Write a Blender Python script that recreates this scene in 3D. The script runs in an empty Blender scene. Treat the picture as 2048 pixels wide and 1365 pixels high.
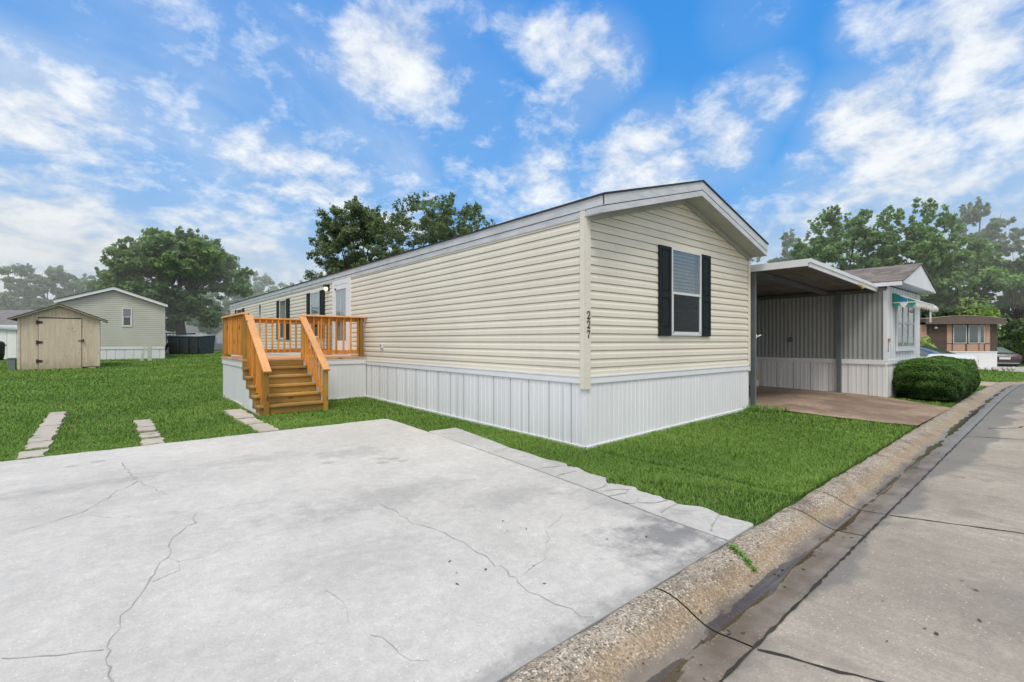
import bpy, bmesh, math, random
import numpy as np
from math import sin, cos, pi, radians
from mathutils import Vector, Matrix
random.seed(7)
S = bpy.context.scene
COL = S.collection

# ------------------------------------------------------------------ scene objects
def tag(o, label=None, cat=None, group=None, kind=None):
    if label: o['label'] = label
    if cat: o['category'] = cat
    if group: o['group'] = group
    if kind: o['kind'] = kind
    return o
def thing(name, label, cat, loc=(0, 0, 0), rz=0.0, group=None):
    o = bpy.data.objects.new(name, None); o.empty_display_size = .2
    COL.objects.link(o); o.location = loc; o.rotation_euler = (0, 0, rz)
    return tag(o, label, cat, group)
def dup(root, loc, rz=0.0, label=None):
    def cp(o, par):
        c = o.copy(); COL.objects.link(c)
        if par: c.parent = par
        for ch in o.children: cp(ch, c)
        return c
    r = cp(root, None); r.location = loc; r.rotation_euler = (0, 0, rz)
    if label: r['label'] = label
    return r

class MB:
    """collects faces in the local frame of the thing, then links them as ONE mesh object"""
    def __init__(s): s.v = []; s.f = []; s.m = []
    def add(s, vs, fs, mi=0):
        b = len(s.v); s.v += [tuple(p) for p in vs]
        for f in fs: s.f.append([b + i for i in f]); s.m.append(mi)
        return s
    def box(s, x0, x1, y0, y1, z0, z1, mi=0):
        return s.hexa([(x0,y0,z0),(x1,y0,z0),(x1,y1,z0),(x0,y1,z0),(x0,y0,z1),(x1,y0,z1),(x1,y1,z1),(x0,y1,z1)], mi)
    def hexa(s, p, mi=0):
        return s.add(p, [(0,3,2,1),(4,5,6,7),(0,1,5,4),(1,2,6,5),(2,3,7,6),(3,0,4,7)], mi)
    def fbox(s, F, s0, s1, o0, o1, z0, z1, mi=0):
        return s.hexa([F(s0,o0,z0),F(s1,o0,z0),F(s1,o1,z0),F(s0,o1,z0),F(s0,o0,z1),F(s1,o0,z1),F(s1,o1,z1),F(s0,o1,z1)], mi)
    def beam(s, a, b, w, h, up=(0,0,1), mi=0):
        a = Vector(a); b = Vector(b); d = (b-a).normalized(); u = Vector(up)
        sd = d.cross(u).normalized(); u = sd.cross(d).normalized(); sd *= w/2; u *= h/2
        return s.hexa([a-sd-u, a+sd-u, b+sd-u, b-sd-u, a-sd+u, a+sd+u, b+sd+u, b-sd+u], mi)
    def prism(s, pts, fn, t0, t1, mi=0):
        n = len(pts); vs = [fn(p, t0) for p in pts] + [fn(p, t1) for p in pts]
        fs = [tuple(range(n)), tuple(range(2*n-1, n-1, -1))] + [(i, (i+1) % n, n+(i+1) % n, n+i) for i in range(n)]
        return s.add(vs, fs, mi)
    def tube(s, pts, rad, k=8, mi=0, cap=True):
        pts = [Vector(p) for p in pts]; n = len(pts)
        if not isinstance(rad, (list, tuple)): rad = [rad]*n
        vs = []; ref = None
        for i, p in enumerate(pts):
            d = (pts[min(i+1, n-1)]-pts[max(i-1, 0)]).normalized()
            if ref is None: ref = Vector((0,0,1)) if abs(d.z) < .9 else Vector((1,0,0))
            a = d.cross(ref).normalized(); b = d.cross(a).normalized(); ref = -(d.cross(a).cross(d)) if False else ref
            for j in range(k):
                t = 2*pi*j/k; vs.append(p + (a*cos(t)+b*sin(t))*rad[i])
        fs = [(i*k+j, i*k+(j+1) % k, (i+1)*k+(j+1) % k, (i+1)*k+j) for i in range(n-1) for j in range(k)]
        if cap: fs += [tuple(range(k))[::-1], tuple((n-1)*k+j for j in range(k))]
        return s.add(vs, fs, mi)
    def build(s, name, mat, parent=None, smooth=False, recalc=True, bevel=0):
        me = bpy.data.meshes.new(name); me.from_pydata(s.v, [], s.f)
        mats = mat if isinstance(mat, (list, tuple)) else [mat]
        for m in mats: me.materials.append(m)
        if len(mats) > 1: me.polygons.foreach_set('material_index', s.m)
        if recalc:
            bm = bmesh.new(); bm.from_mesh(me); bmesh.ops.recalc_face_normals(bm, faces=bm.faces)
            bm.to_mesh(me); bm.free()
        if smooth: me.polygons.foreach_set('use_smooth', [True]*len(me.polygons))
        me.update()
        o = bpy.data.objects.new(name, me); COL.objects.link(o)
        if parent: o.parent = parent
        if bevel:
            md = o.modifiers.new('Bevel', 'BEVEL'); md.width = bevel; md.segments = 2; md.limit_method = 'ANGLE'
        return o
def npmesh(name, V, F, mat, parent=None, col=None, smooth=False, quads=True, uv=None):
    """V (n,3) F (m,k) numpy -> object"""
    me = bpy.data.meshes.new(name); me.vertices.add(len(V)); me.vertices.foreach_set('co', np.ascontiguousarray(V, dtype=np.float32).ravel())
    if isinstance(F, tuple):   # mixed: (quads, tris)
        loops = np.concatenate([F[0].ravel(), F[1].ravel()]).astype(np.int32)
        tot = np.concatenate([np.full(len(F[0]), 4), np.full(len(F[1]), 3)]).astype(np.int32)
    else:
        loops = F.ravel().astype(np.int32); tot = np.full(len(F), F.shape[1], dtype=np.int32)
    st = np.concatenate([[0], np.cumsum(tot)[:-1]]).astype(np.int32)
    me.loops.add(len(loops)); me.loops.foreach_set('vertex_index', loops)
    me.polygons.add(len(tot)); me.polygons.foreach_set('loop_start', st)
    try: me.polygons.foreach_set('loop_total', tot)
    except Exception: pass
    if smooth: me.polygons.foreach_set('use_smooth', np.ones(len(tot), dtype=bool))
    me.materials.append(mat)
    if col is not None:
        a = me.attributes.new('Col', 'FLOAT_COLOR', 'POINT'); a.data.foreach_set('color', np.ascontiguousarray(col, dtype=np.float32).ravel())
    if uv is not None:
        l = me.uv_layers.new(name='UVMap'); l.data.foreach_set('uv', np.ascontiguousarray(uv[loops], dtype=np.float32).ravel())
    me.update(calc_edges=True); me.validate()
    o = bpy.data.objects.new(name, me); COL.objects.link(o)
    if parent: o.parent = parent
    return o

# ------------------------------------------------------------------ materials
class NB:
    def __init__(s, nt): s.nt = nt; s.n = nt.nodes; s.l = nt.links
    def node(s, t, **kw):
        n = s.n.new(t)
        for k, v in kw.items():
            if k.startswith('_'): setattr(n, k[1:], v)
        return n
    def put(s, sock, v):
        if v is None: return
        if isinstance(v, bpy.types.NodeSocket): s.l.new(v, sock)
        else:
            if isinstance(v, (tuple, list)) and len(v) == 3 and sock.type == 'RGBA': v = (*v, 1)
            if isinstance(v, (int, float)) and sock.type == 'RGBA': v = (v, v, v, 1)
            sock.default_value = v
    def math(s, op, a, b=None, c=None, clamp=False):
        n = s.n.new('ShaderNodeMath'); n.operation = op; n.use_clamp = clamp
        for i, v in enumerate((a, b, c)):
            if v is not None: s.put(n.inputs[i], v)
        return n.outputs[0]
    def vmath(s, op, a, b=None):
        n = s.n.new('ShaderNodeVectorMath'); n.operation = op; s.put(n.inputs[0], a)
        if b is not None: s.put(n.inputs[1], b)
        return n.outputs['Value'] if op in ('DOT_PRODUCT', 'LENGTH', 'DISTANCE') else n.outputs[0]
    def obj(s): return s.n.new('ShaderNodeTexCoord').outputs['Object']
    def uv(s): return s.n.new('ShaderNodeTexCoord').outputs['UV']
    def scale(s, vec, sc, loc=(0,0,0), rot=(0,0,0)):
        n = s.n.new('ShaderNodeMapping'); s.put(n.inputs[0], vec); n.inputs['Scale'].default_value = sc
        n.inputs['Location'].default_value = loc; n.inputs['Rotation'].default_value = rot; return n.outputs[0]
    def noise(s, vec, sc, det=4, rough=.55, dist=0, color=False):
        n = s.n.new('ShaderNodeTexNoise'); s.put(n.inputs['Vector'], vec); s.put(n.inputs['Scale'], sc)
        n.inputs['Detail'].default_value = det; n.inputs['Roughness'].default_value = rough; n.inputs['Distortion'].default_value = dist
        return n.outputs[1 if color else 0]
    def vor(s, vec, sc, feat='F1', rnd=1, out='Distance'):
        n = s.n.new('ShaderNodeTexVoronoi'); n.feature = feat; s.put(n.inputs['Vector'], vec); s.put(n.inputs['Scale'], sc)
        n.inputs['Randomness'].default_value = rnd; return n.outputs[out]
    def ramp(s, f, a, b, lo=0., hi=1., smooth=True):
        n = s.n.new('ShaderNodeMapRange'); n.interpolation_type = 'SMOOTHSTEP' if smooth else 'LINEAR'
        s.put(n.inputs[0], f); s.put(n.inputs[1], a); s.put(n.inputs[2], b); s.put(n.inputs[3], lo); s.put(n.inputs[4], hi)
        return n.outputs[0]
    def mix(s, f, a, b, mode='MIX'):
        n = s.n.new('ShaderNodeMix'); n.data_type = 'RGBA'; n.blend_type = mode
        s.put(n.inputs[0], f); s.put(n.inputs[6], a); s.put(n.inputs[7], b); return n.outputs[2]
    def bump(s, h, st=.3, dist=.01):
        n = s.n.new('ShaderNodeBump'); n.inputs['Strength'].default_value = st; n.inputs['Distance'].default_value = dist
        s.put(n.inputs['Height'], h); return n.outputs[0]
def newmat(name):
    m = bpy.data.materials.new(name); m.use_nodes = True; nb = NB(m.node_tree); b = m.node_tree.nodes['Principled BSDF']; return m, nb, b
def pmat(name, c, rough=.6, metal=0, spec=.4, var=.08, vs=3., bump=0, bs=60, stretch=(1,1,1), dirt=None, fine=0.0):
    """painted / plain surface with soft large variation, optional fine grain, dirt near the ground"""
    m, nb, b = newmat(name); co = nb.scale(nb.obj(), stretch)
    n1 = nb.noise(co, vs, 5, .6); f = nb.ramp(n1, .3, .7, 1-var, 1+var*.6)
    if fine: f = nb.math('MULTIPLY', f, nb.ramp(nb.noise(co, vs*20, 3, .6), .3, .7, 1-fine, 1+fine))
    col = nb.mix(1.0, c, f, 'MULTIPLY')
    if dirt:
        z = nb.n.new('ShaderNodeSeparateXYZ'); nb.l.new(nb.obj(), z.inputs[0])
        g = nb.ramp(nb.math('ADD', z.outputs[2], nb.math('MULTIPLY', nb.noise(co, 4, 4), .25)), dirt[0], dirt[1], dirt[3] if len(dirt) > 3 else .7, 0)
        col = nb.mix(g, col, dirt[2])
    nb.put(b.inputs['Base Color'], col); b.inputs['Roughness'].default_value = rough; b.inputs['Metallic'].default_value = metal
    b.inputs['Specular IOR Level'].default_value = spec
    if bump: nb.put(b.inputs['Normal'], nb.bump(nb.noise(co, bs, 3), bump, .01))
    return m
def wood(name, c, c2, axis='x', knots=True, rough=.6):
    m, nb, b = newmat(name); o = nb.obj(); st = {'x': (1,14,14), 'y': (14,1,14), 'z': (14,14,1)}[axis]
    g = nb.noise(nb.scale(o, st), 3.2, 6, .65, .6); col = nb.mix(nb.ramp(g, .3, .72), c, c2)
    big = nb.noise(o, 1.7, 3); col = nb.mix(nb.ramp(big, .35, .7, 0, .35), col, tuple(min(1, x*1.35) for x in c))
    if knots:
        ks = {'x': (.35,1,1), 'y': (1,.35,1), 'z': (1,1,.35)}[axis]
        k = nb.vor(nb.scale(o, ks), 5.5); col = nb.mix(nb.ramp(k, .05, .17, .85, 0), col, (.09,.035,.012))
    oi = nb.n.new('ShaderNodeObjectInfo'); col = nb.mix(1., col, nb.ramp(oi.outputs['Random'], 0, 1, .76, 1.25), 'MULTIPLY')
    wth = nb.ramp(nb.noise(o, 5, 6, .7), .55, .8, 0, .35); col = nb.mix(wth, col, (.20,.13,.07))
    nb.put(b.inputs['Base Color'], col); b.inputs['Roughness'].default_value = rough; b.inputs['Specular IOR Level'].default_value = .3
    nb.put(b.inputs['Normal'], nb.bump(g, .25, .004)); return m
def leafmat(name, c1, c2, haze=0.0, hc=(.34,.42,.38), trans=.38):
    m, nb, b = newmat(name); a = nb.n.new('ShaderNodeAttribute'); a.attribute_name = 'Col'
    sp = nb.n.new('ShaderNodeSeparateColor'); nb.l.new(a.outputs['Color'], sp.inputs[0])
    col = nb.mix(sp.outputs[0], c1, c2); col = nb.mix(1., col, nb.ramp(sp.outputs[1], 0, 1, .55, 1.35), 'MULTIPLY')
    if haze: col = nb.mix(haze, col, hc)  # distance haze painted into the leaf colour
    nb.put(b.inputs['Base Color'], col); b.inputs['Roughness'].default_value = .55; b.inputs['Specular IOR Level'].default_value = .25
    t = nb.n.new('ShaderNodeBsdfTranslucent'); nb.put(t.inputs[0], nb.mix(1., col, (1.1,1.25,.5), 'MULTIPLY'))
    mx = nb.n.new('ShaderNodeMixShader'); mx.inputs[0].default_value = trans
    nb.l.new(b.outputs[0], mx.inputs[1]); nb.l.new(t.outputs[0], mx.inputs[2]); nb.l.new(mx.outputs[0], nb.n['Material Output'].inputs[0])
    return m
def glassmat(name, tint=(.8,.85,.85), refl=.06):
    m, nb, b = newmat(name); nb.n.remove(b)
    t = nb.n.new('ShaderNodeBsdfTransparent'); nb.put(t.inputs[0], tint); g = nb.n.new('ShaderNodeBsdfGlossy'); g.inputs['Roughness'].default_value = .02
    nb.put(g.inputs['Normal'], nb.bump(nb.noise(nb.obj(), 2.5, 2), .12, .01))
    f = nb.n.new('ShaderNodeLayerWeight'); f.inputs[0].default_value = .5
    mx = nb.n.new('ShaderNodeMixShader'); nb.put(mx.inputs[0], nb.math('ADD', nb.math('POWER', f.outputs['Facing'], 4.), refl, clamp=True))
    nb.l.new(t.outputs[0], mx.inputs[1]); nb.l.new(g.outputs[0], mx.inputs[2]); nb.l.new(mx.outputs[0], nb.n['Material Output'].inputs[0]); return m

CREAM = (.715,.67,.565); WHT = (.74,.755,.785)
M = {}
def siding_mat(name, c, groove):
    m, nb, b = newmat(name); o = nb.obj(); z = nb.n.new('ShaderNodeSeparateXYZ'); nb.l.new(o, z.inputs[0])
    row = nb.math('FLOOR', nb.math('DIVIDE', nb.math('SUBTRACT', z.outputs[2], .945), .1143))
    wn = nb.n.new('ShaderNodeTexWhiteNoise'); wn.noise_dimensions = '1D'; nb.l.new(row, wn.inputs['W'])
    f = nb.math('ADD', nb.ramp(nb.noise(o, .6, 4), .3, .7, -.05, .04), nb.ramp(wn.outputs[0], 0, 1, .965, 1.025))
    streak = nb.ramp(nb.noise(nb.scale(o, (3,3,.5)), 3, 5, .7), .4, .8, 0, .10)
    col = nb.mix(1., c, f, 'MULTIPLY'); col = nb.mix(streak, col, tuple(x*.62 for x in c))
    nb.put(b.inputs['Base Color'], col); b.inputs['Roughness'].default_value = .45; b.inputs['Specular IOR Level'].default_value = .3
    nb.put(b.inputs['Normal'], nb.bump(nb.noise(nb.scale(o, (1.5,1.5,30)), 3, 3), .12, .004)); return m
M['siding'] = siding_mat('cream_vinyl', CREAM, None)
M['groove'] = pmat('siding_shadow_gap', (.34,.28,.19), .9)  # lap shadow lines painted brown onto the recessed faces
M['trimcream'] = pmat('cream_trim', (.70,.66,.56), .45, var=.05)
M['white'] = pmat('white_vinyl', WHT, .42, var=.04)
M['skirt'] = pmat('white_skirt_metal', (.74,.75,.775), .4, var=.06, vs=1.2, stretch=(1,1,.3), dirt=(.0,.22,(.42,.42,.38),.45))
M['skirtgap'] = pmat('skirt_gap', (.32,.33,.35), .6)
M['fascia'] = pmat('grey_fascia', (.55,.56,.585), .5, var=.14, vs=2.5, stretch=(1,1,4), fine=.05)
M['soffit'] = pmat('soffit_grey', (.40,.41,.37), .7, var=.1)
M['darkgap'] = pmat('dark_gap', (.03,.03,.03), .8)
M['shutter'] = pmat('black_shutter', (.012,.017,.017), .6, spec=.2, var=.15)
M['shingle_dark'] = pmat('dark_shingle', (.045,.042,.04), .9, var=.3, vs=12, bump=.4)
M['pane_dark'] = pmat('dark_room', (.03,.035,.035), .6)
M['blind'] = pmat('window_blind', (.25,.265,.26), .5)
M['curtain'] = pmat('pale_curtain', (.6,.62,.63), .6)
M['alu'] = pmat('window_aluminium', (.62,.64,.65), .4, var=.04)
M['glass'] = glassmat('window_glass')
M['glass_up'] = glassmat('window_glass_bright', (.85,.9,.9), .12)
M['screen'] = glassmat('window_screen', (.35,.38,.37), .0)
M['black'] = pmat('black_metal', (.015,.015,.015), .4)

W_CAP = wood('cedar_cap', (.72,.38,.17), (.52,.24,.085), 'x'); W_CAPY = wood('cedar_cap_y', (.74,.40,.18), (.55,.26,.09), 'y')
W_RAIL = wood('orange_rail', (.58,.25,.055), (.40,.15,.03), 'x'); W_RAILY = wood('orange_rail_y', (.58,.25,.055), (.40,.15,.03), 'y')
W_BAL = wood('orange_baluster', (.62,.27,.05), (.44,.17,.028), 'z')
W_POST = wood('olive_post', (.36,.215,.045), (.27,.145,.028), 'z'); W_RISER = wood('olive_riser', (.29,.175,.05), (.20,.115,.028), 'x')
W_BOARD = wood('deck_board', (.62,.36,.19), (.46,.24,.11), 'x')
# ------------------------------------------------------------------ ground heights and street line
def sst(a, b, x):
    t = np.clip((x-a)/(b-a), 0, 1); return t*t*(3-2*t)
def DZ(x): return -.33*sst(12., 30., np.asarray(x, float))
def G(x, y):
    x = np.asarray(x, float); y = np.asarray(y, float)
    return .02*np.clip(x, 0, 5)*sst(-2.5, 0, y) + .01*np.clip(y, 0, 9) + .013*np.clip(y-9, 0, 25) + DZ(x)*(1-sst(8, 25, y))
def YC(x):   # back edge of the kerb: straight along the street, then bending to the right
    x = np.asarray(x, float); t = np.clip(x-21.5, 0, None)
    return -2.636 + .0185*(x+2.8) - np.where(t < 3, .85*t*t/6, .85*(t-1.5))
def SLABY(x): return YC(x)

# materials for the ground
def grass_ground():
    m, nb, b = newmat('lawn_soil'); o = nb.obj()
    n = nb.noise(o, 1.1, 5); n2 = nb.noise(o, 35, 4, .7)
    col = nb.mix(nb.ramp(n, .3, .7), (.06,.15,.02), (.09,.21,.028)); col = nb.mix(nb.ramp(n2, .3, .7), (.02,.055,.008), col)
    nb.put(b.inputs['Base Color'], col); b.inputs['Roughness'].default_value = .9
    nb.put(b.inputs['Normal'], nb.bump(n2, .8, .03)); return m
def concrete(name, c, dark=.8, speck=.5, stain=None, broom=None, rough=.8, blot=1.):
    m, nb, b = newmat(name); o = nb.obj()
    f = nb.ramp(nb.noise(o, .55, 6, .62), .3, .72, dark, 1.04)
    f = nb.math('MULTIPLY', f, nb.ramp(nb.noise(o, 3.5, 6, .7), .35, .7, 1-.08*blot, 1.02))
    f = nb.math('MULTIPLY', f, nb.ramp(nb.noise(o, 70, 3, .75), .3, .7, 1-.13*speck, 1+.08*speck))
    col = nb.mix(1., c, f, 'MULTIPLY')
    f2 = nb.ramp(nb.noise(o, 13, 5, .75), .36, .68, 1-.10*blot, 1.03); col = nb.mix(1., col, f2, 'MULTIPLY')
    v = nb.vor(o, 46); vc = nb.vor(o, 46, out='Color'); sp = nb.n.new('ShaderNodeSeparateColor'); nb.l.new(vc, sp.inputs[0])
    dot = nb.ramp(v, .14, .26, 1, 0)
    col = nb.mix(nb.math('MULTIPLY', dot, nb.ramp(sp.outputs[0], .82, .86, 0, .45*speck)), col, tuple(x*.35 for x in c))
    col = nb.mix(nb.math('MULTIPLY', dot, nb.ramp(sp.outputs[1], .80, .84, 0, .7*speck)), col, tuple(min(.95, x*1.5) for x in c))
    if stain:
        s_ = nb.ramp(nb.noise(nb.scale(o, (1,1,1), (3,7,0)), stain[0], 6, .65, .4), stain[1], stain[1]+.13, 0, stain[2]); col = nb.mix(s_, col, stain[3])
    h = nb.noise(o, 90, 3, .7)
    if broom:
        br = nb.noise(nb.scale(o, broom, rot=(0,0,.0)), 1, 3, .6); col = nb.mix(nb.ramp(br, .42, .66, 0, .42), col, tuple(x*.6 for x in c)); h = nb.math('ADD', h, nb.math('MULTIPLY', br, 1.2))
    nb.put(b.inputs['Base Color'], col); b.inputs['Roughness'].default_value = rough; b.inputs['Specular IOR Level'].default_value = .3
    nb.put(b.inputs['Normal'], nb.bump(h, .35, .006)); return m, nb, b, col, o
M['lawn'] = grass_ground()
def drive_mat():
    m, nb, b, col, o = concrete('driveway_concrete', (.61,.592,.558), .87, .7, stain=(.9,.57,.32,(.38,.38,.37)), blot=.9)
    n = nb.noise(o, 5.5, 6, .7); nn = nb.math('SUBTRACT', n, .5)
    for x, y, rx, ry, st in ((-1.7,-2.3,.6,.35,.8),(-1.5,-1.7,.22,.8,.35),(-2.9,-.2,.9,.35,.28),(-2.0,-.9,.5,.25,.30),(-2.4,1.6,.5,.3,.3),(-3.5,2.0,.9,.25,.22),(-3.6,-1.2,.6,.4,.22),(-5.2,1.9,.7,.2,.25),(-4.4,.2,.5,.5,.18)):
        d = nb.vmath('LENGTH', nb.scale(nb.vmath('SUBTRACT', o, (x, y, 0.)), (1/rx, 1/ry, 0)))
        f = nb.ramp(nb.math('ADD', d, nb.math('MULTIPLY', nn, 3.2)), .1, 1.3, st, 0); col = nb.mix(f, col, (.17,.17,.175))
    s_ = nb.n.new('ShaderNodeSeparateXYZ'); nb.l.new(o, s_.inputs[0]); ed = nb.math('SUBTRACT', s_.outputs[1], nb.math('MULTIPLY', s_.outputs[0], .0185))
    col = nb.mix(nb.ramp(nb.math('ADD', ed, nb.math('MULTIPLY', nn, .5)), -2.58, -2.42, .5, 0), col, (.19,.19,.19))
    for (x, y) in ((-2.35,1.1),(-2.25,1.0),(-2.42,.92),(-2.2,.85),(-2.9,1.3),(-4.9,3.0),(-5.1,2.9)):
        d = nb.vmath('LENGTH', nb.scale(nb.vmath('SUBTRACT', o, (x, y, 0.)), (13, 16, 0))); col = nb.mix(nb.ramp(nb.math('ADD', d, nb.math('MULTIPLY', nn, 1.5)), .6, 1.1, .38, 0), col, (.2,.2,.2))
    nb.put(b.inputs['Base Color'], col); return m
M['drive'] = drive_mat()
M['ribbon'] = concrete('ribbon_concrete', (.55,.54,.515), .85, .5, stain=(2.2,.56,.5,(.27,.26,.25)))[0]
M['reddrive'] = concrete('reddish_concrete', (.50,.37,.275), .62, .6, stain=(.9,.44,.8,(.20,.14,.10)), blot=2.2)[0]
M['paver'] = concrete('paver_concrete', (.55,.50,.43), .8, .6, stain=(4,.56,.6,(.22,.17,.10)))[0]
M['crack'] = pmat('crack_line', (.40,.39,.38), .9, var=.3, vs=8)
M['crackdark'] = pmat('joint_line', (.035,.035,.028), .8, var=.4, vs=6)
def road_mat():
    m, nb, b, col, o = concrete('road_concrete', (.475,.425,.355), .66, 1.3, stain=(1.5,.53,.55,(.21,.19,.165)), broom=(15,.7,1))
    s = nb.n.new('ShaderNodeSeparateXYZ'); nb.l.new(o, s.inputs[0])
    # distance from the gutter joint (runs along the street with a slight yaw)
    d = nb.math('SUBTRACT', nb.math('ADD', nb.math('MULTIPLY', s.outputs[0], .0185), -3.10), s.outputs[1])
    w = nb.math('ADD', nb.math('MULTIPLY', nb.noise(nb.scale(o, (.35,.6,1)), 2.0, 5, .6), 1.5), -.58)
    far = nb.ramp(s.outputs[0], 1., 5., 0, .45)
    wet = nb.ramp(nb.math('SUBTRACT', nb.math('ADD', w, far), nb.math('MULTIPLY', d, 1.5)), -.06, .12, 0, 1)
    b2 = nb.mix(nb.math('MULTIPLY', wet, .6), col, (.15,.14,.125)); nb.put(b.inputs['Base Color'], b2)
    nb.put(b.inputs['Roughness'], nb.ramp(wet, 0, 1, .8, .34)); return m
def kerb_mat():
    m, nb, b = newmat('kerb_aggregate'); o = nb.obj(); uv = nb.uv(); s = nb.n.new('ShaderNodeSeparateXYZ'); nb.l.new(uv, s.inputs[0])
    u, v = s.outputs[0], s.outputs[1]
    base = nb.mix(nb.ramp(nb.noise(o, 2.2, 5, .6), .35, .68), (.36,.315,.26), (.24,.20,.15))
    base = nb.mix(nb.ramp(nb.noise(o, 1.3, 4, .6, .5), .55, .75, 0, .4), base, (.30,.19,.10))
    vc = nb.vor(o, 60, out='Color'); sp = nb.n.new('ShaderNodeSeparateColor'); nb.l.new(vc, sp.inputs[0]); vd = nb.vor(o, 60)
    dot = nb.ramp(vd, .30, .46, 1, 0)
    peb = nb.mix(nb.ramp(sp.outputs[0], .3, .34), (.10,.08,.065), nb.mix(nb.ramp(sp.outputs[1], .5, .54), (.47,.33,.21), (.68,.62,.53)))
    v2 = nb.vor(o, 125, out='Color'); s2 = nb.n.new('ShaderNodeSeparateColor'); nb.l.new(v2, s2.inputs[0]); base = nb.mix(nb.ramp(s2.outputs[0], .62, .7, 0, .6), base, (.12,.095,.07)); base = nb.mix(nb.ramp(s2.outputs[1], .72, .78, 0, .6), base, (.60,.53,.43))
    agg = nb.mix(nb.math('MULTIPLY', dot, nb.ramp(sp.outputs[2], .25, .3, 0, .85)), base, peb)
    wob = nb.math('ADD', v, nb.math('MULTIPLY', nb.math('SUBTRACT', nb.noise(nb.scale(uv, (1.3,1,1)), 1.6, 4), .5), .22))
    wetm = nb.ramp(wob, .25, .33, 0, 1)
    mud = nb.mix(nb.ramp(nb.noise(o, 3.5, 5), .35, .7), (.14,.11,.078), (.235,.20,.16))
    mud = nb.mix(nb.math('MULTIPLY', dot, nb.ramp(sp.outputs[2], .72, .78, 0, .5)), mud, (.36,.30,.22))
    grey = nb.ramp(u, 2., 6., 0, .75); mud = nb.mix(grey, mud, (.24,.235,.225))
    rust = nb.math('MULTIPLY', nb.ramp(wob, .12, .22, 0, .45), nb.ramp(wob, .24, .34, 1, 0))
    agg = nb.mix(nb.math('MULTIPLY', nb.ramp(nb.noise(o, 3.1, 6, .7), .5, .66, 0, .75), nb.ramp(v, .0, .3, 1, .5)), agg, (.10,.085,.065))
    col = nb.mix(rust, agg, (.29,.20,.10)); col = nb.mix(wetm, col, mud)
    # standing water in the channel
    wn = nb.noise(nb.scale(uv, (.9,3.2,1)), 1.55, 5, .55, .3)
    chan = nb.math('SUBTRACT', 1., nb.math('MULTIPLY', nb.math('ABSOLUTE', nb.math('SUBTRACT', v, .362)), 13.))
    pud = nb.ramp(nb.math('ADD', nb.math('MULTIPLY', chan, .30), wn), .67, .70, 0, 1)
    col = nb.mix(nb.math('MULTIPLY', pud, .72), col, (.055,.036,.017))
    nb.put(b.inputs['Base Color'], col)
    r = nb.ramp(wetm, 0, 1, .85, .42); nb.put(b.inputs['Roughness'], nb.mix(pud, r, .04)); b.inputs['Specular IOR Level'].default_value = .4
    hh = nb.math('MULTIPLY', nb.math('ADD', nb.noise(o, 60, 3, .7), nb.math('MULTIPLY', dot, .8)), nb.math('SUBTRACT', 1., pud))
    bm_ = nb.n.new('ShaderNodeBump'); bm_.inputs['Distance'].default_value = .006; nb.put(bm_.inputs['Strength'], nb.ramp(wetm, 0, 1, .55, .18)); nb.put(bm_.inputs['Height'], hh)
    nb.put(b.inputs['Normal'], bm_.outputs[0]); return m
M['road'] = road_mat(); M['kerb'] = kerb_mat()

def gridmesh(name, xs, ys, zf, mat, mask=None, yf=None, xf=None):
    X, Y = np.meshgrid(xs, ys, indexing='ij')
    if xf is not None: X = xf(X, Y)
    if yf is not None: Y = yf(X, Y)
    Z = zf(X, Y); V = np.stack([X, Y, Z], -1).reshape(-1, 3); n, k = X.shape
    i, j = np.meshgrid(np.arange(n-1), np.arange(k-1), indexing='ij'); a = (i*k+j).ravel()
    F = np.stack([a, a+k, a+k+1, a+1], 1)
    return npmesh(name, V, F, mat, smooth=True)
xs = np.concatenate([np.linspace(-900,-30,10)[:-1], np.linspace(-30,-8,12)[:-1], np.linspace(-8,12,41)[:-1], np.linspace(12,45,45)[:-1], np.linspace(45,900,12)])
ts = np.concatenate([np.linspace(0,4,14)[:-1], np.linspace(4,45,36)[:-1], np.linspace(45,900,12)])
tag(gridmesh('lawn_ground', xs, ts, lambda X, Y: G(X, Y)-.03, M['lawn'], yf=lambda X, T: YC(X)+.02+T), kind='structure')
ro = np.concatenate([np.linspace(.55,4,10)[:-1], np.linspace(4,9,6)])
tag(gridmesh('road', np.concatenate([np.linspace(-60,-8,12)[:-1], np.linspace(-8,45,140)]), ro,
    lambda X, Y: -.075 + DZ(X) + .012*np.clip(YC(X)-.55-Y, 0, 3), M['road'], yf=lambda X, T: YC(X)-T), kind='structure')
tag(gridmesh('verge_ground', xs, np.linspace(0, 900, 24), lambda X, Y: DZ(X)-.03+0*Y, M['lawn'], yf=lambda X, T: YC(X)-9-T), kind='structure')
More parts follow.
